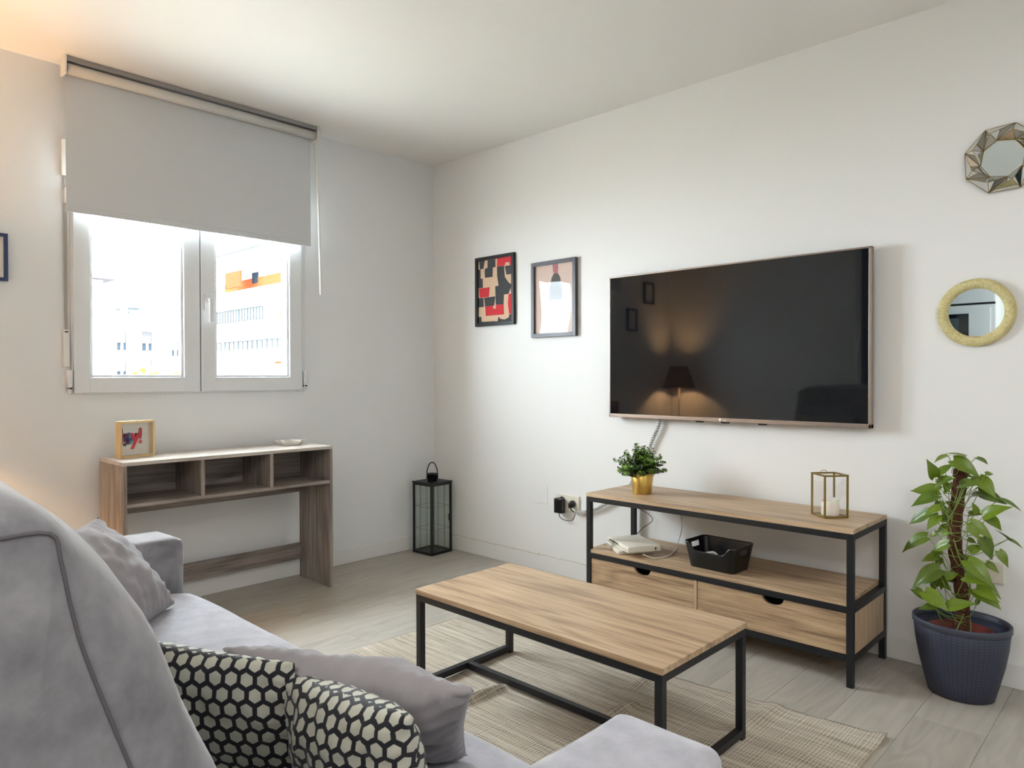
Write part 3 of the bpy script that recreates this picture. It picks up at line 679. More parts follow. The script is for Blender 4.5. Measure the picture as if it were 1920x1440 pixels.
# gold pot with boxwood
gp = tag(empty('potted_boxwood', (1.790, -0.245, 0.565)), 'small bushy green plant in a gold pot on the media rack', 'plant')
MB().lathe([(0, 0), (0.043, 0), (0.0435, 0.002), (0.0535, 0.097), (0.0525, 0.098), (0.051, 0.096), (0.044, 0.085), (0, 0.085)], n=48).build('pot', M['gold'], gp)
rng = random.Random(11)
def boxwood():
    stems = MB(); lf = [bmesh.new(), bmesh.new()]
    def leaf(bm_, base, d, up, L, w):
        d = d.normalized(); s_ = d.cross(up); s_ = s_.normalized() if s_.length > 1e-4 else d.orthogonal().normalized(); nrm = s_.cross(d)
        a = base; pts = [a, a+d*L*0.45+s_*w+nrm*0.001, a+d*L, a+d*L*0.45-s_*w+nrm*0.001]
        m0 = a+d*L*0.5-nrm*0.0008
        v = [bm_.verts.new(p) for p in pts]; c = bm_.verts.new(m0)
        for i in range(4): bm_.faces.new((v[i], v[(i+1) % 4], c))
    for i in range(80):
        th = rng.uniform(0, 2*math.pi); ph = rng.uniform(0.05, 1.42)
        L = rng.uniform(0.095, 0.135)*(1.0 if ph < 0.8 else 0.92)
        d = Vector((math.sin(ph)*math.cos(th), math.sin(ph)*math.sin(th), math.cos(ph)))
        if i < 6: d = (d+Vector((0, 0, 1.0))).normalized(); L = rng.uniform(0.13, 0.150)
        b = Vector((rng.uniform(-.03, .03), rng.uniform(-.03, .03), 0.085))
        pts = [b, b+d*L*0.5+Vector((0, 0, 0.005)), b+d*L]; cv = catmull(pts, 4); stems.tube(cv, 0.0009, 4)
        for k in range(3, 15):
            u = k/14; p = b.lerp(b+d*L, u)+Vector((0, 0, 0.004*math.sin(u*3)))
            an = k*2.4; o_ = d.orthogonal().normalized(); q = d.cross(o_)
            side = o_*math.cos(an)+q*math.sin(an)
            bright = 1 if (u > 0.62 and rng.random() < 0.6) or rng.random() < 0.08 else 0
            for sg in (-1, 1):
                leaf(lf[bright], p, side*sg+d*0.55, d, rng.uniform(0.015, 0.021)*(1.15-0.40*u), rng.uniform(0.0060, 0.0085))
    stems.build('stem', M['stem'], gp)
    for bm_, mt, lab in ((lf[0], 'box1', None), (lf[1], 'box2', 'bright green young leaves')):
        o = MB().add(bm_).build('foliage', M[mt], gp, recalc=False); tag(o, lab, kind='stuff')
boxwood()

# brass candle lantern
cl = tag(empty('candle_lantern', (2.622, -0.205, 0.565), R(50)), 'small brass and glass lantern at the right end of the media rack', 'lantern')
m = MB(); q, hh, b = 0.046, 0.165, 0.0065
for sx in (-1, 1):
    for sy in (-1, 1): m.box((sx*q-b/2, sy*q-b/2, 0), (sx*q+b/2, sy*q+b/2, hh), 0.0008)
for z in (0.0, hh-0.006):
    for s_ in (-1, 1): m.box((-q, s_*q-b/2, z), (q, s_*q+b/2, z+0.006), 0.0008); m.box((s_*q-b/2, -q, z), (s_*q+b/2, q, z+0.006), 0.0008)
m.build('frame', M['brass'], cl)
box('base_plate', (-q, -q, 0.001), (q, q, 0.004), M['brass'], cl)
for s_ in (-1, 1):
    box('pane', (-q+b, s_*q-0.0008, 0.006), (q-b, s_*q+0.0008, hh-0.006), M['glass'], cl); box('pane', (s_*q-0.0008, -q+b, 0.006), (s_*q+0.0008, q-b, hh-0.006), M['glass'], cl)
m = MB()
for s_ in (-1, 1): m.box((-q, s_*q-0.006, hh-0.004), (q, s_*q+0.006, hh), 0.0008); m.box((s_*q-0.006, -q, hh-0.004), (s_*q+0.006, q, hh), 0.0008)
m.tube([(-0.012, q-0.004, hh), (-0.012, q-0.004, hh+0.006), (0.0, q-0.004, hh+0.008), (0.012, q-0.004, hh+0.006), (0.012, q-0.004, hh)], 0.0012, 6)
m.build('lid_frame', M['brass'], cl)
cd = MB()
prof = [(0, 0), (0.032, 0), (0.033, 0.003), (0.0325, 0.056), (0.031, 0.060), (0.027, 0.058), (0.018, 0.050), (0, 0.046)]
o = cd.lathe(prof, n=36).build('candle', M['wax']); o.location = (2.624, -0.203, 0.5695)
for v in o.data.vertices:
    if v.co.z > 0.05 and v.co.to_2d().length > 0.02: v.co.z += 0.006*math.sin(math.atan2(v.co.y, v.co.x)*1.0+0.8)
tag(o, 'stubby white candle inside the small brass lantern', 'candle')
MB().tube([(0, 0, 0.046), (0.001, 0, 0.056)], 0.0008, 5).build('wick', M['blackgloss'], o)

# white router stack on the shelf
def boxr(name, c, L, Wd, z0, z1, ang, mat, bev, label, cat, mbx=None):
    t = MB().box((-L/2, -Wd/2, 0), (L/2, Wd/2, z1-z0), bev).build(name, mat); t.location = (c[0], c[1], z0); t.rotation_euler = (0, 0, R(ang)); return tag(t, label, cat)
r0 = boxr('set_top_box', (1.742, -0.278, 0), 0.20, 0.17, 0.303, 0.321, -38, M['cream'], 0.006, 'thin white box lying under the router on the rack shelf', 'set-top box')
for i in range(7): box('vent_slot', (-0.085+i*0.011, -0.0855, 0.006), (-0.079+i*0.011, -0.0848, 0.012), M['blackgloss'], r0)
r1 = boxr('router', (1.775, -0.292, 0), 0.225, 0.165, 0.3215, 0.350, -30, M['cream'], 0.008, 'white internet router lying flat on the rack shelf', 'router')
for i in range(14): box('vent_slot', (-0.09+i*0.0075, -0.0835, 0.016), (-0.0865+i*0.0075, -0.0822, 0.023), M['blackgloss'], r1)
for i in range(1): box('port', (0.1122, 0.050, 0.008), (0.1134, 0.056, 0.020), M['blackgloss'], r1)
box('seam_line', (-0.108, -0.0835, 0.0115), (0.108, -0.0822, 0.0125), M['seam'], r1)

# black open basket
bk = MB(); t = bmesh.new()
def rrect(w, d, r, n=5):
    out = []
    for cx_, cy_, a0 in ((w-r, d-r, 0), (-(w-r), d-r, 90), (-(w-r), -(d-r), 180), (w-r, -(d-r), 270)):
        for k in range(n+1): a = R(a0+90*k/n); out.append((cx_+r*math.cos(a), cy_+r*math.sin(a)))
    return out
NW = 80
def per(w, d, r):  # evenly parametrised rounded rectangle
    P0 = rrect(w, d, r, 8); L = [0]
    for i in range(len(P0)): a = P0[i]; b = P0[(i+1) % len(P0)]; L.append(L[-1]+math.dist(a, b))
    out = []
    for k in range(NW):
        s_ = L[-1]*k/NW; i = max(j for j in range(len(P0)) if L[j] <= s_); f = (s_-L[i])/(L[i+1]-L[i]); a = P0[i]; b = P0[(i+1) % len(P0)]
        out.append((a[0]+(b[0]-a[0])*f, a[1]+(b[1]-a[1])*f))
    return out
rows = 14; hB = 0.108
def topz(x, y):   # front side dips, ends stay high
    f = 1.0 if y > -0.03 else 0.0
    if y > 0.0: return hB
    k = min(max((abs(x)-0.062)/0.035, 0), 1); k = k*k*(3-2*k)
    return hB-0.034*(1-k)*min(1, max(0, (-y-0.02)/0.03))
def shell(inner):
    g = []
    for j in range(rows+1):
        v = j/rows; row = []
        w, d = 0.103+0.018*v-(0.003 if inner else 0), 0.068+0.016*v-(0.003 if inner else 0)
        for x, y in per(w, d, 0.022): row.append(t.verts.new((x, y, (0.002 if inner else 0)+(topz(x, y)-(0.002 if inner else 0))*v)))
        g.append(row)
    return g
ga, gb = shell(False), shell(True)
def hole(i, j, g):
    c = g[j][i].co; return abs(c.y) < 0.030 and 0.074 < c.z < 0.098 and abs(c.x) > 0.09
for g in (ga, gb):
    for j in range(rows):
        for i in range(NW):
            q4 = (g[j][i], g[j][(i+1) % NW], g[j+1][(i+1) % NW], g[j+1][i])
            c = sum((v.co for v in q4), Vector())/4
            if abs(c.y) < 0.031 and 0.072 < c.z < 0.096 and abs(c.x) > 0.09: continue
            t.faces.new(q4)
for i in range(NW): t.faces.new((ga[rows][i], ga[rows][(i+1) % NW], gb[rows][(i+1) % NW], gb[rows][i]))
t.faces.new(ga[0]); t.faces.new(gb[0])
bko = bk.add(t).build('storage_basket', M['blackgloss'], recalc=True); bko.location = (2.198, -0.285, 0.303); bko.rotation_euler = (0, 0, R(-2))
tag(bko, 'black open basket with cut-out handles on the rack shelf', 'basket')
for p in bko.data.polygons: p.use_smooth = len(p.vertices) == 4
rc = MB().tube(catmull([(-0.03, 0, 0.012), (0.0, 0.015, 0.020), (0.03, 0.0, 0.016), (0.045, -0.02, 0.012), (0.02, -0.03, 0.02), (-0.02, -0.02, 0.03), (-0.035, 0.01, 0.040), (0.0, 0.02, 0.052), (0.03, 0.0, 0.048)]), 0.006, 8).build('coiled_cable', M['white'])
rc.location = (2.16, -0.285, 0.303); tag(rc, 'coiled white cable lying inside the black basket', 'cable')

# ---------------------------------------------------------------- coffee table
ct = tag(empty('coffee_table', (2.158, -1.235, 0)), 'long low oak coffee table on a black metal frame standing on the rug', 'table')
cx0, cx1, cy0, cy1 = 1.654, 2.660, -1.478, -0.998
P(box('table_top', (cx0, cy0, 0.343), (cx1, cy1, 0.360), M['oak_x'], ct, 0.0008))
RZ = 0.004
for x in (cx0+0.002, cx1-0.002-tb):
    for y in (cy0+0.002, cy1-0.002-tb): P(box('leg', (x, y, RZ), (x+tb, y+tb, 0.320), M['black'], ct, 0.0015))
    P(box('side_rail', (x, cy0+0.002, 0.320), (x+tb, cy1-0.002, 0.343), M['black'], ct, 0.0012))
    P(box('foot_rail', (x, cy0+0.002+tb, 0.014), (x+tb, cy1-0.002-tb, 0.014+tb), M['black'], ct, 0.0012))
for y in (cy0+0.002, cy1-0.002-tb): P(box('long_rail', (cx0+0.002+tb, y, 0.320), (cx1-0.002-tb, y+tb, 0.343), M['black'], ct, 0.0012))
yc = (cy0+cy1)/2; P(box('stretcher', (cx0+0.002+tb, yc-tb/2, 0.015), (cx1-0.002-tb, yc+tb/2, 0.014+tb), M['black'], ct, 0.0012))

# ---------------------------------------------------------------- rug
def rug():
    t = bmesh.new(); nx, ny = 150, 90; G = []
    q = [(1.17, -2.02), (2.93, -2.00), (2.968, -0.690), (1.212, -0.868)]
    folds = [(1.86, -1.40, 0.16, 0.028, 0.020), (2.27, -1.13, 0.10, 0.017, 0.016), (2.22, -0.80, 0.13, 0.022, 0.020), (2.62, -0.88, 0.20, 0.014, 0.028), (1.55, -1.50, 0.12, 0.010, 0.018), (2.02, -1.72, 0.15, 0.013, 0.03), (1.70, -1.02, 0.22, 0.006, 0.05), (2.78, -1.25, 0.3, 0.006, 0.06), (2.35, -1.35, 0.2, 0.006, 0.035)]
    for i in range(nx+1):
        row = []
        for j in range(ny+1):
            u, v = i/nx, j/ny
            x = (1-u)*(1-v)*q[0][0]+u*(1-v)*q[1][0]+u*v*q[2][0]+(1-u)*v*q[3][0]
            y = (1-u)*(1-v)*q[0][1]+u*(1-v)*q[1][1]+u*v*q[2][1]+(1-u)*v*q[3][1]
            z = 0.0035+0.002*noise.noise(Vector((x*4, y*4, 0)))
            for fx, fy, fl, fh, fwid in folds:
                d = x-fx-0.10*(y-fy); z += fh*math.exp(-(d/fwid)**2)*math.exp(-((y-fy)/fl)**4)
            if v > 0.9: y += 0.006*noise.noise(Vector((x*9, 0, 5)))*(v-0.9)*10
            if u > 0.93: x += 0.006*noise.noise(Vector((0, y*9, 5)))*(u-0.93)*14
            if u > 0.97 and v > 0.93: z += 0.010*(u-0.97)*33*(v-0.93)*14
            row.append(t.verts.new((x, y, max(z, 0.0025))))
        G.append(row)
    for i in range(nx):
        for j in range(ny): f = t.faces.new((G[i][j], G[i+1][j], G[i+1][j+1], G[i][j+1])); f.smooth = True
    g2 = bmesh.ops.extrude_face_region(t, geom=t.faces[:]); 
    for v in [e for e in g2['geom'] if isinstance(e, bmesh.types.BMVert)]: v.co.z -= 0.0024
    o = MB().add(t).build('rug', M['rug']); o.location.z = 0.0
    tag(o, 'beige woven jute rug with creases under the coffee table', 'rug')
    # fringe of loose yarn ends
    m = MB(); r_ = random.Random(4)
    for k in range(240):
        v = k/240; x = q[1][0]+(q[2][0]-q[1][0])*v; y = q[1][1]+(q[2][1]-q[1][1])*v
        if y < -1.5: continue
        m.tube([(x-0.004, y, 0.0035), (x+r_.uniform(0.003, 0.010), y+r_.uniform(-.003, .003), 0.002)], 0.0008, 4, cap=False)
    for k in range(200):
        v = k/200; x = q[0][0]+(q[3][0]-q[0][0])*v; y = q[0][1]+(q[3][1]-q[0][1])*v
        m.tube([(x+0.004, y, 0.0035), (x-r_.uniform(0.003, 0.010), y+r_.uniform(-.003, .003), 0.002)], 0.0008, 4, cap=False)
    tag(m.build('fringe', plain('jute_yarn', rgb(190, 174, 146), 0.95), o), kind='stuff')
rug()

# ---------------------------------------------------------------- sofa
def softbox(lo, hi, r, bulge=(0, 0, 0), n=22, wr=0.0, seed=0.0, shear=None):
    lo = Vector(lo); hi = Vector(hi); h = (hi-lo)/2; c = (hi+lo)/2; t = bmesh.new(); bmesh.ops.create_cube(t, size=2)
    bmesh.ops.subdivide_edges(t, edges=t.edges[:], cuts=n, use_grid_fill=True)
    for v in t.verts:
        uvw = Vector(tuple(math.sin(x*math.pi/2)*0.35+x*0.65 for x in v.co))
        p = Vector((uvw.x*h.x, uvw.y*h.y, uvw.z*h.z))
        inn = Vector([max(-(h[i]-r), min(h[i]-r, p[i])) for i in range(3)]); d = p-inn
        if d.length > 1e-9: p = inn+d.normalized()*r
        for i in range(3):
            j, k_ = (i+1) % 3, (i+2) % 3
            p[i] += bulge[i]*uvw[i]*(1-uvw[j]**2)*(1-uvw[k_]**2)
        if wr:
            q = (p+Vector((seed, seed, seed)))*7; nn = noise.noise_vector(q); p += nn*wr+noise.noise_vector(q*2.6)*wr*0.4
        if shear: p = shear(p, uvw)
        v.co = p+c
    for f in t.faces: f.smooth = True
    return t
sf = tag(empty('sofa', (2.15, -2.6, 0)), 'light grey velour two-seat sofa filling the near left of the room', 'sofa')
sx0, sx1, sy0, sy1 = 1.12, 3.175, -3.08, -2.135
ai0, ai1 = 1.31, 2.990
P(MB().box((ai0-0.02, sy0, 0.07), (ai1+0.02, sy1-0.03, 0.305), 0.02, seg=3).build('base', M['sofa'], sf, smooth=False))
for (a, b, lab) in ((sx0, ai0, None), (ai1, sx1, None)):
    P(MB().add(softbox((a, sy0, 0.06), (b, sy1, 0.598), 0.028, (0.004, 0.004, 0.008), 24, 0.002, a)).build('armrest', M['sofa_lit'] if a > 2 else M['sofa'], sf))  # near arm takes the lit velour tone, far arm the shaded one
mid = 2.150
for (a, b) in ((ai0+0.002, mid-0.002), (mid+0.002, ai1-0.002)):
    def front(p, u):
        if u.y > 0: p.z -= 0.035*max(0, u.y)**6
        return p
    P(MB().add(softbox((a, sy0+0.12, 0.300), (b, -2.095, 0.448), 0.045, (0.002, 0.01, 0.014), 26, 0.003, a, front)).build('seat_cushion', M['sofa_lit'], sf))
P(MB().add(softbox((ai0-0.01, sy0, 0.28), (ai1+0.01, sy0+0.10, 0.90), 0.03, (0, 0.0, 0.004), 14)).build('back_frame', M['sofa'], sf))
FULL = [(-3.075, 0.47), (-3.00, 0.455), (-2.85, 0.452), (-2.72, 0.455), (-2.655, 0.475), (-2.655, 0.53), (-2.680, 0.61), (-2.712, 0.70), (-2.768, 0.847), (-2.826, 0.934), (-2.858, 0.968), (-2.892, 1.002), (-2.93, 1.022), (-2.98, 1.032), (-3.03, 1.022), (-3.07, 0.99), (-3.085, 0.93), (-3.085, 0.70)]
SIDE = [(-3.06, 0.50), (-3.00, 0.485), (-2.88, 0.480), (-2.80, 0.480), (-2.755, 0.49), (-2.762, 0.54), (-2.785, 0.62), (-2.808, 0.70), (-2.858, 0.855), (-2.872, 0.91), (-2.880, 0.955), (-2.888, 0.980), (-2.93, 0.981), (-2.97, 0.981), (-3.01, 0.972), (-3.045, 0.955), (-3.06, 0.91), (-3.06, 0.70)]
def backcushion(a, b, seed):
    t = bmesh.new(); NS = 34; rings = []
    pf = [Vector((0, y, z)) for y, z in FULL]; ps = [Vector((0, y, z)) for y, z in SIDE]
    def dense(p): return catmull(p+[p[0]], 4)[:-1]
    pf, ps = dense(pf), dense(ps); out = 0.020
    ed = [0.0]
    for k in range(NS+1):
        u = 2*k/NS-1; u = math.copysign(1-(1-abs(u))**1.8, u); x = a+(b-a)*(u+1)/2
        w = (1-abs(u)**7)**0.5
        row = []
        for f, s_ in zip(pf, ps):
            p = s_.lerp(f, w); p = Vector((x, p.y, p.z))
            c_ = 1-u*u
            n_ = noise.noise(Vector((x*5+seed, p.y*7, p.z*5)))*0.010*w+noise.noise(Vector((x*13+seed, p.y*13, p.z*9)))*0.003*w
            p.y += n_; p.z += 0.012*c_*(1 if p.z > 0.9 else 0)+n_*0.5
            row.append(t.verts.new(p))
        rings.append(row)
    n_ = len(pf)
    for A, B in zip(rings, rings[1:]):
        for k in range(n_): f = t.faces.new((A[k], A[(k+1) % n_], B[(k+1) % n_], B[k])); f.smooth = True
    for ring, sg in ((rings[0], -1), (rings[-1], 1)):   # softly domed end panels
        c = sum((v.co for v in ring), Vector())/n_; prev = ring
        for q_ in (0.75, 0.5, 0.25):
            nw = [t.verts.new(c+(v.co-c)*q_+Vector((sg*out*(1-q_*q_)*0.9, 0, 0))) for v in ring]
            for k in range(n_): f = t.faces.new((prev[k], prev[(k+1) % n_], nw[(k+1) % n_], nw[k])); f.smooth = True
            prev = nw
        cv = t.verts.new(c+Vector((sg*out*0.9, 0, 0)))
        for k in range(n_): t.faces.new((prev[k], prev[(k+1) % n_], cv)).smooth = True
    o = P(MB().add(t).build('back_cushion', M['sofa'], sf))
    for x in (a, b):
        MB().tube([Vector((x+(0.001 if x > mid+0.1 else -0.001), p.y, p.z)) for p in ps], 0.0017, 6, closed=True).build('seam', M['seam'], o)
    return o
bc1 = backcushion(mid+0.004, 2.945, 3.3); bc2 = backcushion(ai0+0.01, mid-0.004, 8.1)
for x in (sx0+0.05, sx1-0.09):
    for y in (sy0+0.05, sy1-0.09): P(box('foot', (x, y, 0), (x+0.04, y+0.04, 0.065), M['black'], sf))

# ---------------------------------------------------------------- loose cushions
def pillow(name, bl_, br_, tr_, tl_, T, mat, label, cat='cushion', seed=0.0, wr=0.004, sag=0.0, group=None, edge=0.05, pinch=0.05):
    """four corner points; bulges by T on both sides"""
    bl_, br_, tr_, tl_ = map(Vector, (bl_, br_, tr_, tl_)); c = (bl_+br_+tr_+tl_)/4
    nrm = ((br_-bl_)+(tr_-tl_)).cross((tl_-bl_)+(tr_-br_)).normalized()
    N = 44; t = bmesh.new(); uvl = t.loops.layers.uv.new('UVMap'); side = {}
    Wd = (br_-bl_).length; Hh = (tl_-bl_).length
    for s_ in (1, -1):
        for i in range(N+1):
            for j in range(N+1):
                if s_ == -1 and (i in (0, N) or j in (0, N)): side[(s_, i, j)] = side[(1, i, j)]; continue
                u, v = 2*i/N-1, 2*j/N-1
                u = math.copysign(1-(1-abs(u))**1.25, u); v = math.copysign(1-(1-abs(v))**1.25, v)
                uu = u*(1-pinch*(1-v*v)*abs(u)**3)
                vv = v*(1-pinch*(1-u*u)*abs(v)**3)
                a, b = (uu+1)/2, (vv+1)/2
                p = bl_*(1-a)*(1-b)+br_*a*(1-b)+tr_*a*b+tl_*(1-a)*b
                th = T*(max(0, (1-u*u))*max(0, (1-v*v)))**0.5
                # puckers running in from the seams
                e = math.exp(-(1-max(abs(u), abs(v)))*7)
                s1 = math.sin((u*Wd if abs(v) > abs(u) else v*Hh)*95+3*noise.noise(Vector((u*3, v*3, seed))))
                th += T*0.10*e*s1*(1-e*0.6)
                nz = wr*1.5*(0.5-abs(noise.noise(Vector((u*4.5+v*1.5+seed, v*1.6-u*0.6, s_*2.0)))))*max(abs(v), abs(u))+noise.noise(Vector((u*2.2+seed, v*2.2, s_*3.0)))*wr*2+noise.noise(Vector((u*6+seed, v*6, s_*5.0)))*wr
                p = p+nrm*(s_*th+nz*(1-max(abs(u), abs(v))**4))
                if sag: p.z -= sag*(1-u*u)*max(0, v)**2
                side[(s_, i, j)] = t.verts.new(p)
    AU, AV = {}, {}
    for s_ in (1, -1):
        for j in range(N+1):
            AU[(s_, N//2, j)] = 0.0
            for st_ in (1, -1):
                i = N//2
                while 0 < i+0 < N or (i == N//2):
                    ni = i+st_
                    if ni < 0 or ni > N: break
                    AU[(s_, ni, j)] = AU[(s_, i, j)]+st_*(side[(s_, ni, j)].co-side[(s_, i, j)].co).length; i = ni
        for i in range(N+1):
            AV[(s_, i, N//2)] = 0.0
            for st_ in (1, -1):
                j = N//2
                while 0 < j < N or (j == N//2):
                    nj = j+st_
                    if nj < 0 or nj > N: break
                    AV[(s_, i, nj)] = AV[(s_, i, j)]+st_*(side[(s_, i, nj)].co-side[(s_, i, j)].co).length; j = nj
    for s_ in (1, -1):
        for i in range(N):
            for j in range(N):
                q = [side[(s_, i, j)], side[(s_, i+1, j)], side[(s_, i+1, j+1)], side[(s_, i, j+1)]]
                ij = [(i, j), (i+1, j), (i+1, j+1), (i, j+1)]
                if s_ == -1: q = q[::-1]; ij = ij[::-1]
                try: f = t.faces.new(q)
                except ValueError: continue
                f.smooth = True
                for lp, (a, b) in zip(f.loops, ij):
                    lp[uvl].uv = (AU[(s_, a, b)]+seed+1, AV[(s_, a, b)]+seed*0.37+1)
    for v in t.verts: v.co -= c
    o = MB().add(t).build(name, mat, recalc=False); o.location = c; tag(o, label, cat, group)
    ring = [(i, 0) for i in range(N)]+[(N, j) for j in range(N)]+[(i, N) for i in range(N, 0, -1)]+[(0, j) for j in range(N, 0, -1)]
    me = o.data
    return o
pillow('cushion', (2.335, -2.41, 0.465), (2.735, -2.225, 0.455), (2.882, -2.345, 0.655), (2.49, -2.540, 0.668), 0.062, M['pillow'], 'plain grey oblong cushion standing behind the hexagon cushions on the near seat', seed=1.0, wr=0.010, group='plain grey cushions on the sofa')
pillow('cushion', (1.535, -2.255, 0.462), (1.86, -2.55, 0.462), (1.79, -2.72, 0.715), (1.445, -2.425, 0.722), 0.082, M['pillow'], 'plain grey cushion leaning against the far armrest', seed=2.0, wr=0.008, group='plain grey cushions on the sofa')
pillow('cushion', (2.23, -2.62, 0.435), (2.60, -2.445, 0.425), (2.628, -2.490, 0.666), (2.235, -2.70, 0.684), 0.050, M['hex'], 'black and cream hexagon print cushion touching the sofa back', seed=0.0, wr=0.005, sag=0.006, pinch=0.02, group='hexagon print cushions on the sofa')
pillow('cushion', (2.585, -2.44, 0.43), (2.87, -2.40, 0.43), (2.900, -2.475, 0.668), (2.600, -2.490, 0.642), 0.060, M['hex'], 'black and cream hexagon print cushion nearest the near armrest', seed=5.3, wr=0.006, sag=-0.004, group='hexagon print cushions on the sofa')
pillow('cushion', (1.36, -2.62, 0.46), (1.80, -2.62, 0.46), (1.82, -2.72, 0.80), (1.36, -2.72, 0.82), 0.060, M['hex'], 'hexagon print cushion on the far seat, seen only reflected in the television', seed=3.1, wr=0.004, group='hexagon print cushions on the sofa')

# ---------------------------------------------------------------- pothos in a slate pot
pt = tag(empty('potted_pothos', (3.060, -0.185, 0)), 'tall climbing pothos on a moss pole in a woven slate pot', 'plant')
prof = [(0, 0.004), (0.090, 0.0), (0.098, 0.004), (0.112, 0.06), (0.126, 0.12), (0.136, 0.18), (0.1415, 0.240)]
o = MB().lathe(prof+[(0.139, 0.243), (0.133, 0.18), (0.10, 0.02), (0, 0.012)], n=72, sx=1.03, sy=0.92).build('pot', M['weave'], pt)
MB().lathe([(0.1415, 0.238), (0.1455, 0.240), (0.1460, 0.258), (0.1435, 0.261), (0.139, 0.258), (0.138, 0.238)], n=72, sx=1.03, sy=0.92).build('pot_rim', M['potrim'], pt)
ip = MB().lathe([(0.07, 0.10), (0.098, 0.225), (0.101, 0.230), (0.096, 0.228), (0.085, 0.19), (0, 0.19)], (0.0, -0.01, 0), n=48).build('inner_pot', M['terracotta'], pt)
MB().lathe([(0, 0.197), (0.05, 0.20), (0.086, 0.193)], (0.0, -0.01, 0), n=32).build('soil', M['soil'], pt)
t = bmesh.new(); NP = 60; nn_ = 24; rings = []
for j in range(NP+1):
    z = 0.18+0.605*j/NP; cx_ = -0.004+0.010*math.sin(j*0.13)-0.010*(j/NP); row = []
    for k in range(nn_):
        a = 2*math.pi*k/nn_; r = 0.0215*(1+0.12*noise.noise(Vector((math.cos(a)*2, math.sin(a)*2, z*30)))+0.05*math.sin(j*1.1))
        row.append(t.verts.new((cx_+r*math.cos(a), r*math.sin(a), z)))
    rings.append(row)
for A, B in zip(rings, rings[1:]):
    for k in range(nn_): f = t.faces.new((A[k], A[(k+1) % nn_], B[(k+1) % nn_], B[k])); f.smooth = True
t.faces.new(rings[-1])
MB().add(t).build('moss_pole', M['moss'], pt)
def leafmesh(droop, seed):
    t = bmesh.new(); NL, NW_ = 9, 6; G = []
    for i in range(NL+1):
        u = i/NL; row = []
        wd = 0.40*math.sin(math.pi*min(1, (u+0.10)/1.10)**0.72)*(1-u)**0.18 if u < 1 else 0.0
        for j in range(-NW_//2, NW_//2+1):
            v = j/(NW_//2); x = u-0.12*abs(v)*(1-u)**4*1.0
            z = 0.10*abs(v)*wd/0.4-droop*u*u-0.06*abs(v)**3*wd
            z += 0.02*noise.noise(Vector((u*4, v*3, seed)))
            row.append(t.verts.new((x, v*wd, z)))
        G.append(row)
    for i in range(NL):
        for j in range(NW_): f = t.faces.new((G[i][j], G[i+1][j], G[i+1][j+1], G[i][j+1])); f.smooth = True
    bmesh.ops.remove_doubles(t, verts=t.verts, dist=1e-5)
    me = bpy.data.meshes.new('leaf'); t.to_mesh(me); t.free(); me.materials.append(M['pothos']); return me
LM = [leafmesh(0.10, 1), leafmesh(0.25, 2), leafmesh(0.40, 3)]
# base point, tip point, plane depth: (x, z) pairs in metres on the wall side plane, measured from the plant
LV = [(745,130,560,85,-.02),(580,120,450,155,.0),(635,165,880,270,-.04),(850,140,958,192,-.01),(935,290,1010,285,.0),(460,320,430,190,-.05),(495,290,630,190,-.04),(480,385,610,305,-.05),(690,390,820,352,-.05),(500,450,230,435,.0),(480,490,238,560,-.03),(512,600,360,645,-.05),(410,650,205,752,-.02),(500,680,380,795,-.06),(385,880,120,960,-.02),(590,940,422,1000,-.06),(480,1060,345,1085,-.01),(505,1180,220,1305,-.05),(870,460,1130,560,.02),(1060,530,1280,600,.03),(925,680,1105,565,-.04),(950,690,1080,805,.0),(790,745,1012,878,-.05),(785,790,895,900,-.07),(905,880,1000,1095,-.04),(790,1010,905,950,-.05),(765,1100,1015,1295,-.06),(1142,900,1030,798,.03),(1142,900,1291,962,.03),(1055,1010,1150,1145,.0),(905,1300,1062,1422,.0),(850,1360,1045,1450,-.04),(740,1250,905,1275,-.06),(560,1250,682,1212,-.06),(520,1210,430,1365,-.04),(940,1120,1060,1195,.01),(905,375,1003,392,.02),(870,330,1030,482,.0),(800,330,875,395,-.02),(850,655,815,560,.0),(700,300,800,300,.02),(590,430,510,470,.01),(610,800,505,880,.0),(700,1060,800,1120,.03),(570,700,470,690,.02),(640,600,560,540,.02),(430,1080,350,1090,.0)]
LV2 = [(380,215,258,110,-.03),(400,160,625,335,-.08),(500,300,335,315,-.06),(630,310,865,235,-.09),(470,60,505,145,-.03),(905,130,1145,295,-.03),(985,70,1145,190,.0),(560,60,660,140,-.02),(300,130,400,200,-.02),(690,60,620,10,.0),(930,240,900,300,.0)]
items = [((a/4.965+1660, b/4.965+830), (c/4.965+1660, d/4.965+830), e) for a, b, c, d, e in LV]+[((a/5.335+1660, b/5.335+1080), (c/5.335+1660, d/5.335+1080), e) for a, b, c, d, e in LV2]
_q = random.Random(21)
for _i in range(18):
    _x = 660+_q.choice((-1, 1))*_q.uniform(70, 190); _y = 260+_i*58; _a = _q.uniform(-0.5, 1.4); _s = 1 if _x > 660 else -1; _l = _q.uniform(75, 125)
    items.append(((_x/4.965+1660, _y/4.965+830), ((_x+_s*_l*math.cos(_a))/4.965+1660, (_y+_l*math.sin(_a))/4.965+830), _q.uniform(-.01, .05)))
camP = Vector((3.6301, -3.0471, 1.1094))
def onplane(px, y):   # photo measurement -> metres on the vertical plane y
    v = _f+_r2*((px[0]-960)/1327.55)-_u2*((px[1]-720)/1327.55); return camP+v*((y-camP.y)/v.y)
rng = random.Random(3)
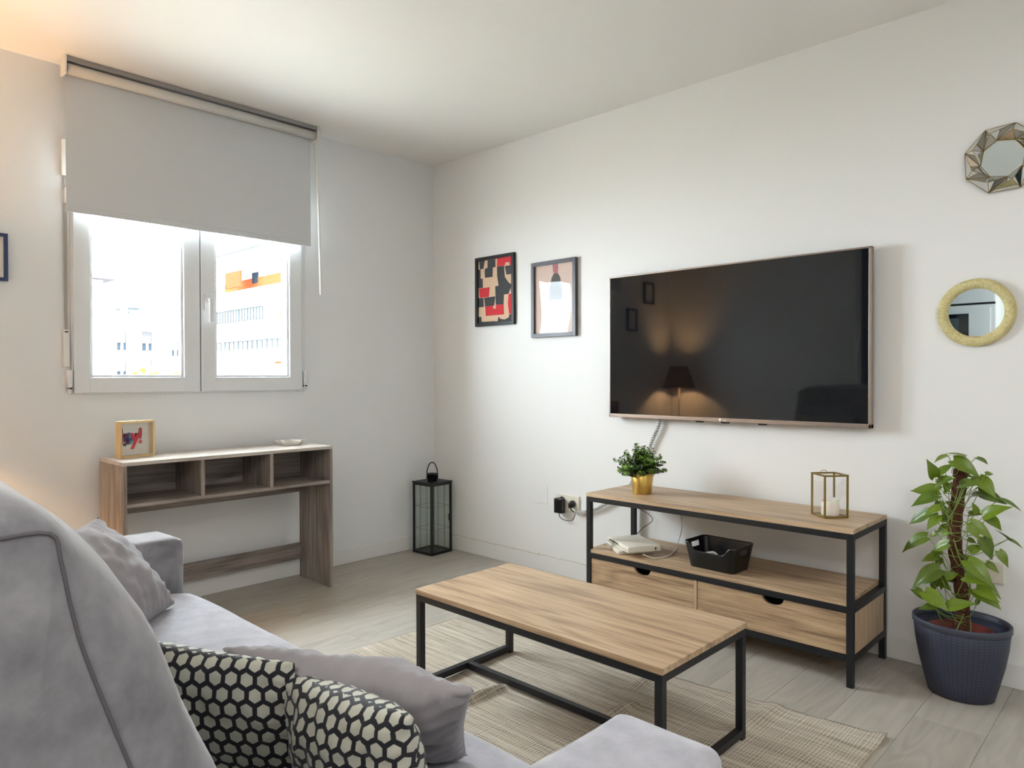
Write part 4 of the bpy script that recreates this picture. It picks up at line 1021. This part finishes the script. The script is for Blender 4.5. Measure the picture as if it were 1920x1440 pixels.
for k, (b, tp, dy) in enumerate(items):
    y0 = -0.19+dy*1.3+rng.uniform(-.01, .01)
    pb = onplane(b, y0); ptip = onplane(tp, min(-0.015, y0-rng.uniform(-0.015, 0.045)))
    d = ptip-pb; L = d.length*1.03; d.normalize()
    view = (camP-pb).normalized(); up = (view*rng.uniform(0.35, 0.9)+Vector((0, -0.25, 0.75))).normalized()
    if k in (0, 1, 3, 27, 28, 19): up = (Vector((0, 0, 1.0))+view*0.12).normalized()
    up = (up-d*up.dot(d)).normalized(); side = up.cross(d)
    w = rng.uniform(0.80, 1.0)*(1.1 if L < 0.045 else 0.88)
    lf = bpy.data.objects.new('leaf', LM[k % 3]); COL.objects.link(lf); lf.parent = pt
    mw = Matrix(((d.x*L, side.x*L*w, up.x*L, pb.x), (d.y*L, side.y*L*w, up.y*L, pb.y), (d.z*L, side.z*L*w, up.z*L, pb.z), (0, 0, 0, 1)))
    lf.matrix_parent_inverse = Matrix.Translation(-Vector(pt.location)); lf.matrix_basis = mw
    zs = max(0.205, pb.z-rng.uniform(0.03, 0.10)); rx = 3.056+rng.choice((-1, 1))*0.022 if pb.z > 0.30 else pb.x*0.6+3.058*0.4
    root = Vector((rx, -0.205 if pb.z > .3 else -0.20, zs))
    mid_ = (root+pb)/2+Vector((0, -0.012, -0.018))
    m = MB().tube(catmull([root, mid_, pb, pb+d*L*0.06], 5), 0.0013, 6).build('petiole', M['stem'], pt)
    m.matrix_parent_inverse = Matrix.Translation(-Vector(pt.location))
for k in range(3):   # climbing vines wound round the pole
    pts = []; ph = k*2.1
    for j in range(40):
        u = j/39; z = 0.195+0.56*u; a = ph+u*(5.5+k*1.3)*(1 if k != 1 else -1); rr = 0.030+0.006*math.sin(u*17+k)
        pts.append((3.054+rr*math.cos(a), -0.185+rr*math.sin(a), z))
    P(MB().tube(pts, 0.0022, 6).build('vine', M['stem'], pt))

# ---------------------------------------------------------------- sockets and cables
so = tag(empty('wall_socket', (1.148, 0, 0.41)), 'double white wall socket with a charger, left of the media rack', 'socket')
P(MB().box((1.068, -0.010, 0.364), (1.229, -0.0005, 0.456), 0.003).build('face_plate', M['cream'], so))
for x in (1.108, 1.188): P(MB().lathe([(0.024, 0.0105), (0.021, 0.0105), (0.020, 0.003), (0, 0.003)], (x, 0, 0.412), 24, rot=RX).build('socket_well', plain('socket_well_cream', rgb(206, 200, 184), 0.5), so))
ad = tag(empty('power_adapter', (1.120, -0.02, 0.40)), 'black block power adapter plugged into the left socket', 'adapter')
P(MB().box((1.086, -0.052, 0.355), (1.140, -0.018, 0.437), 0.005).lathe([(0, 0.006), (0.018, 0.006), (0.018, 0.02), (0, 0.02)], (1.113, 0, 0.425), 18, rot=RX).build('adapter_body', M['blackgloss'], ad))
P(box('rating_label', (1.1402, -0.044, 0.372), (1.1406, -0.034, 0.425), plain('grey_print', rgb(90, 90, 92), 0.6), ad))
P(MB().tube(catmull([(1.11, -0.035, 0.358), (1.114, -0.035, 0.335), (1.14, -0.03, 0.320), (1.19, -0.025, 0.322), (1.208, -0.022, 0.345), (1.212, -0.02, 0.372)]), 0.0022, 6).build('lead', M['blackgloss'], ad))
pg = tag(empty('power_plug', (1.19, -0.02, 0.42)), 'round black plug in the right hand socket beside the adapter', 'plug')
P(MB().lathe([(0, 0.003), (0.018, 0.003), (0.018, 0.022), (0.013, 0.034), (0, 0.036)], (1.19, 0, 0.412), 20, rot=RX).box((1.182, -0.045, 0.392), (1.198, -0.012, 0.42), 0.004).build('plug_body', M['blackgloss'], pg))
P(MB().tube(catmull([(1.19, -0.035, 0.395), (1.197, -0.03, 0.378), (1.212, -0.022, 0.368)]), 0.003, 6).build('lead', M['blackgloss'], pg))
bp = MB().box((0.890, -0.003, 0.385), (0.997, -0.0002, 0.492), 0.0012).build('blanking_plate', M['wall']); tag(bp, 'plain painted blanking plate on the wall left of the double socket', 'cover plate')
s2 = tag(empty('wall_socket', (3.12, 0, 0.40)), 'cream wall socket half hidden behind the pothos leaves', 'socket')
P(MB().box((3.075, -0.009, 0.362), (3.157, -0.0005, 0.440), 0.003).build('face_plate', M['cream'], s2)); P(MB().lathe([(0.021, 0.010), (0.019, 0.0095), (0.018, 0.003), (0, 0.003)], (3.116, 0, 0.401), 20, rot=RX).build('socket_well', M['cream'], s2))
def spiral(name, path, r, pitch, label):
    cv = catmull(path, 24); L = [0]
    for a, b in zip(cv, cv[1:]): L.append(L[-1]+(b-a).length)
    root = tag(empty(name, cv[0]), label, 'cable')
    P(MB().tube(cv[::3]+[cv[-1]], r*0.72, 8).build('inner_cable', plain('grey_inner_cable', rgb(150, 150, 152), 0.5), root))
    m = MB(); pts = []; n = int(L[-1]/pitch*14); prev = None
    for k in range(n+1):
        s_ = L[-1]*k/n; i = min(max(j for j in range(len(L)) if L[j] <= s_), len(cv)-2); f = (s_-L[i])/max(1e-9, L[i+1]-L[i])
        p = cv[i].lerp(cv[i+1], f); d = (cv[i+1]-cv[i]).normalized(); a = Vector((0, 1, 0)); a = (a-d*a.dot(d)).normalized(); b = d.cross(a)
        an = 2*math.pi*s_/pitch; pts.append(p+(a*math.cos(an)+b*math.sin(an))*r)
    P(MB().tube(pts, r*0.36, 5).build('spiral_wrap', M['white'], root)); return root
spiral('cable_wrap', [(1.213, -0.022, 0.372), (1.26, -0.022, 0.375), (1.36, -0.024, 0.41), (1.44, -0.024, 0.455), (1.52, -0.024, 0.50), (1.585, -0.018, 0.58), (1.61, -0.018, 0.62)], 0.009, 0.014, 'white spiral-wrapped cable running from the socket behind the rack')
spiral('cable_wrap', [(1.61, -0.018, 0.625), (1.655, -0.018, 0.69), (1.70, -0.020, 0.79), (1.735, -0.022, 0.86), (1.76, -0.024, 0.93)], 0.009, 0.013, 'white spiral-wrapped cable rising behind the gold pot to the television')
def cable(pts, r, mat, label): 
    o = MB().tube(catmull(pts, 8), r, 6).build('cable', mat); tag(o, label, 'cable')
cable([(1.60, -0.02, 0.52), (1.66, -0.018, 0.50), (1.60, -0.018, 0.455), (1.68, -0.018, 0.42), (1.70, -0.018, 0.39), (1.66, -0.03, 0.355), (1.64, -0.06, 0.325), (1.65, -0.12, 0.322), (1.69, -0.17, 0.33)], 0.0018, M['blackgloss'], 'thin black cable looping behind the router')
cable([(1.812, -0.018, 0.548), (1.835, -0.018, 0.50), (1.860, -0.018, 0.44), (1.865, -0.020, 0.37), (1.845, -0.022, 0.30)], 0.003, M['white'], 'white cable curving down the wall under the rack top')
cable([(1.895, -0.40, 0.326), (1.93, -0.36, 0.307), (1.95, -0.28, 0.307), (1.93, -0.20, 0.307), (1.90, -0.12, 0.307)], 0.0024, M['white'], 'white cable looping out of the router across the shelf')
bw_ = [(0.03, -0.011, 0.0925)]
for i in range(1, 26): bw_.append((0.03+i*0.05, -0.010, 0.0915+0.003*math.sin(i*1.7)*(0.4 if i % 3 else 1)))
cw = tag(empty('skirting_wire', (0.7, -0.01, 0.09)), 'thin beige wire tacked along the top of the skirting board', 'wire')
P(MB().tube(catmull(bw_, 3), 0.0017, 5).build('wire', plain('beige_wire', rgb(196, 184, 158), 0.6), cw))
for x in (0.42, 0.60, 0.74, 0.93, 1.1): P(MB().box((x-0.003, -0.014, 0.0885), (x+0.003, -0.002, 0.0955), 0.001).build('wire_clip', M['cream'], cw))

# ---------------------------------------------------------------- floor lamp in the corner (seen in the television)
lx, ly = 0.205, -2.905
lp = tag(empty('floor_lamp', (lx, ly, 0)), 'lit floor lamp with a brown tapered shade in the corner beyond the sofa', 'lamp')
MB().lathe([(0, 0), (0.11, 0), (0.11, 0.012), (0.02, 0.022), (0, 0.022)], n=32).build('base', M['bronze'], lp)
MB().tube([(0, 0, 0.02), (0, 0, 1.07)], 0.006, 10).build('pole', M['bronze'], lp)
MB().lathe([(0.150, 1.005), (0.078, 1.205), (0.0765, 1.205), (0.1485, 1.005)], n=48).build('lamp_shade', M['shade'], lp)
MB().lathe([(0, 1.075), (0.012, 1.078), (0.022, 1.10), (0.026, 1.12), (0.018, 1.145), (0, 1.152)], n=18).build('bulb', M['bulb'], lp)
m = MB()
for a in (0, 120, 240): m.tube([(0, 0, 1.07), (0.128*math.cos(R(a)), 0.128*math.sin(R(a)), 1.063)], 0.0015, 5)
m.build('shade_ring', M['bronze'], lp)
pl_ = light('floor_lamp_light', 'POINT', (lx, ly, 1.115), 165.0, (1.0, 0.58, 0.26), radius=0.03)

# ---------------------------------------------------------------- kitchen seen in the mirrors
kc = tag(empty('kitchen_cabinet', (2.1, -5.1, 0)), 'tall white kitchen cabinet seen in the round mirror', 'cabinet')
wg = plain('white_gloss_laminate', rgb(226, 230, 232), 0.25)
P(box('carcass', (1.705, -5.39, 0.08), (2.33, -4.86, 2.35), wg, kc, 0.002))
for z0, z1 in ((0.10, 0.80), (0.805, 1.33), (1.80, 2.34)): P(box('door', (1.71, -4.858, z0), (2.325, -4.84, z1), wg, kc, 0.002))
P(box('plinth', (1.71, -5.38, 0), (2.32, -4.92, 0.08), wg, kc))
P(box('niche_panel', (1.71, -4.858, 1.34), (2.325, -4.842, 1.78), M['upvc'], kc, 0.002))
P(box('shadow_gap', (1.71, -4.859, 1.781), (2.325, -4.850, 1.799), M['blackgloss'], kc))
ov = tag(empty('microwave_oven', (2.0, -4.85, 1.40)), 'built-in white microwave with black glass seen in the round mirror', 'oven')
P(box('oven_body', (1.74, -4.84, 1.37), (2.29, -4.825, 1.75), wg, ov, 0.002)); P(box('oven_door', (1.76, -4.824, 1.42), (2.12, -4.816, 1.70), M['screen'], ov, 0.002))
P(box('oven_window', (1.82, -4.8155, 1.46), (2.04, -4.8145, 1.66), plain('grey_oven_glass', rgb(70, 80, 84), 0.2), ov))

# ================================================================ OUTSIDE
XW = plain('white_render', rgb(225, 222, 214), 0.9); XO = plain('orange_render', rgb(150, 48, 28), 0.9, spec=0.0); XR = plain('orange_awning', rgb(118, 36, 22), 0.9, spec=0.0)
XG = plain('facade_glass', rgb(22, 28, 34), 0.6, spec=0.0); XS = plain('roller_shutter', rgb(46, 45, 47), 0.8, spec=0.0); XM = plain('railing_metal', rgb(36, 42, 46), 0.6, spec=0.0); XB = plain('blue_awning_cloth', rgb(96, 130, 170), 0.9, spec=0.0)
gr = MB().box((-70, -40, -9.2), (-1.5, 50, -9.0)).build('street', plain('asphalt', rgb(186, 182, 172), 0.9)); struct(gr)
def wall_pt(px, py, x):   # photo measurement -> metres on the vertical plane x
    v = _f+_r2*((px-960)/1327.55)-_u2*((py-720)/1327.55); return camP+v*((x-camP.x)/v.x)
def yplane(px, py, y):
    v = _f+_r2*((px-960)/1327.55)-_u2*((py-720)/1327.55); return camP+v*((y-camP.y)/v.y)
# pale block opposite the left pane
XF = -34.0
bA = tag(empty('apartment_block', (XF, 4, -9)), 'low pale apartment block with shuttered windows across the street', 'building')
yl, yr = wall_pt(205, 600, XF).y, wall_pt(352, 600, XF).y; zt = wall_pt(280, 592, XF).z
P(box('facade', (XF-9, yl, -9), (XF, yr+0.6, zt), XW, bA, 0.02))
for px0_, px1_, py0_, py1_ in ((219, 236, 620, 657), (266, 284, 622, 658), (219, 236, 671, 712), (266, 284, 672, 712), (322, 334, 640, 668)):
    a = wall_pt(px0_, py0_, XF); b = wall_pt(px1_, py1_, XF); zm = a.z+(b.z-a.z)*0.62
    P(box('window', (XF-0.05, a.y, b.z), (XF+0.04, b.y, a.z), XG, bA)); P(box('shutter', (XF+0.03, a.y, zm), (XF+0.10, b.y-0.05, a.z+0.02), XS, bA)); P(box('window_frame', (XF+0.05, (a.y+b.y)/2-0.05, b.z), (XF+0.09, (a.y+b.y)/2+0.05, zm), XW, bA))
a = wall_pt(234, 577, XF); b = wall_pt(290, 588, XF)
P(MB().prism([(XF-3, a.y, a.z), (XF-3, b.y, a.z), (XF+0.6, b.y, b.z), (XF+0.6, a.y, b.z)], (0, 0, 0.06)).build('awning', XB, bA))
for i in range(12):
    dv = (b.y-a.y)/12; y = a.y+dv*(i+0.5); P(box('awning_valance', (XF+0.62, y-dv*0.46, b.z-0.45), (XF+0.68, y+dv*0.46, b.z-0.02), XB, bA))
a = wall_pt(215, 566, XF); b = wall_pt(300, 572, XF)
P(box('roof_slab', (XF-8, a.y, a.z-0.15), (XF+0.4, b.y+1, a.z+0.1), XW, bA))
for y in (a.y+0.3, b.y+0.5): P(box('roof_post', (XF-0.2, y, zt), (XF+0.1, y+0.25, a.z-0.15), XW, bA))
# farther building behind, at the far left
XF2 = -62.0
bB = tag(empty('apartment_block', (XF2, -4, -9)), 'far stepped white building at the left edge of the window view', 'building')
yl2, yr2 = wall_pt(150, 600, XF2).y, wall_pt(206, 600, XF2).y
P(box('facade', (XF2-10, yl2-6, -9), (XF2, yr2, wall_pt(180, 552, XF2).z), XW, bB, 0.05))
a = wall_pt(166, 520, XF2); b = wall_pt(200, 530, XF2)
P(box('penthouse', (XF2-8, yl2-6, a.z-2.4), (XF2-1, b.y, a.z), XW, bB, 0.05)); P(box('roof_edge', (XF2-9, yl2-7, a.z), (XF2, b.y+0.8, a.z+0.25), XS, bB))
P(box('painted_band', (XF2, yl2-4, wall_pt(180, 553, XF2).z), (XF2+0.3, yr2-1.5, wall_pt(180, 546, XF2).z), XO, bB))
for k in range(5): P(box('balcony_rail', (XF2+0.05, yl2-4, wall_pt(180, 590+k*22, XF2).z), (XF2+0.9, yr2, wall_pt(180, 584+k*22, XF2).z), XS, bB))
# balconied block across the side street (right pane), long face runs away from us
YF = 16.0
bC = tag(empty('balcony_block', (-38, YF, -9)), 'white and orange apartment block with long balconies seen through the right pane', 'building')
xr, xl = yplane(556, 600, YF).x, yplane(398, 600, YF).x
P(box('facade', (xl-6, YF, -9), (xr+9, YF+10, 19), XW, bC, 0.05))
def band(py_right, hpx, mat, name, d0, d1, pxa=398, pxb=556):
    z1 = yplane(536, py_right, YF-0.8).z; z0 = yplane(536, py_right+hpx, YF-0.8).z
    xa, xb = yplane(pxa, 600, YF-0.8).x, yplane(pxb, 600, YF-0.8).x
    P(box(name, (xa, YF-d1, z0), (xb, YF-d0, z1), mat, bC, 0.02)); return z0, z1, xa, xb
band(482, 6, XW, 'balcony_slab', 0, 0.8); 
for py, hp in ((448, 30), (528, 34), (600, 34), (650, 26)):
    z0, z1, xa, xb = band(py, hp, XW, 'balcony_parapet', 0.68, 0.8)
    P(box('balcony_floor', (xa+0.05, YF-0.67, z0+0.03), (xb, YF, z0+0.2), XW, bC))
band(500, 26, XO, 'painted_recess', -0.02, 0.05, 398, 528); band(575, 12, XO, 'painted_recess', -0.02, 0.05, 500, 530)
band(676, 4, XO, 'painted_recess', -0.02, 0.05, 490, 530)
a = yplane(424, 513, YF-0.95); b = yplane(452, 537, YF-0.95); P(box('awning', (a.x, YF-1.02, b.z), (b.x, YF-0.9, a.z), XR, bC))
a = yplane(472, 512, YF-0.1); b = yplane(482, 530, YF-0.1); P(box('window', (a.x, YF-0.1, b.z), (b.x, YF+0.05, a.z), XG, bC))
def railing(py0, py1, x0p, x1p, n):
    z1 = yplane(x1p, py0, YF-0.8).z; z0 = yplane(x1p, py1, YF-0.8).z; xa, xb = yplane(x0p, 600, YF-0.8).x, yplane(x1p, 600, YF-0.8).x
    m = MB(); m.box((xa, YF-0.82, z1-0.06), (xb, YF-0.76, z1)); m.box((xa, YF-0.82, z0), (xb, YF-0.76, z0+0.05))
    for i in range(n+1): x = xa+(xb-xa)*i/n; m.box((x-0.03, YF-0.82, z0), (x+0.03, YF-0.76, z1))
    tag(P(m.build('railing', XM, bC)), kind='stuff')
railing(442, 458, 398, 548, 9); railing(573, 598, 398, 492, 18); railing(632, 652, 398, 540, 16)
# trees below
def tree(name, px, py, x, r, label):
    c = wall_pt(px, py, x); t = tag(empty(name, (c.x, c.y, -9)), label, 'tree'); rr = random.Random(int(px))
    MB().tube([(0, 0, 0), (0.1, 0, (c.z+9)*0.5), (0, 0, c.z+9-r*0.4)], 0.12, 8).build('trunk', M['soil'], t)
    bm_ = bmesh.new()
    for i in range(900):
        d = Vector((rr.gauss(0, 1), rr.gauss(0, 1), rr.gauss(0, 1))).normalized()*r*rr.uniform(0.5, 1.0)*(1+0.25*noise.noise(Vector((rr.random()*3, 1, 1))))
        p = Vector((0, 0, c.z+9-r))+d; a = Vector((rr.gauss(0, 1), rr.gauss(0, 1), rr.gauss(0, 1))).normalized()*0.16; b = a.orthogonal().normalized()*0.08
        bm_.faces.new([bm_.verts.new(p-a), bm_.verts.new(p+b), bm_.verts.new(p+a), bm_.verts.new(p-b)])
    tag(MB().add(bm_).build('foliage', M['box2'], t, recalc=False), kind='stuff')
tree('street_tree', 275, 688, -26, 1.0, 'green street tree under the shuttered windows of the pale block')
tree('street_tree', 326, 699, -23, 0.55, 'smaller green street tree just showing beside the window mullion')
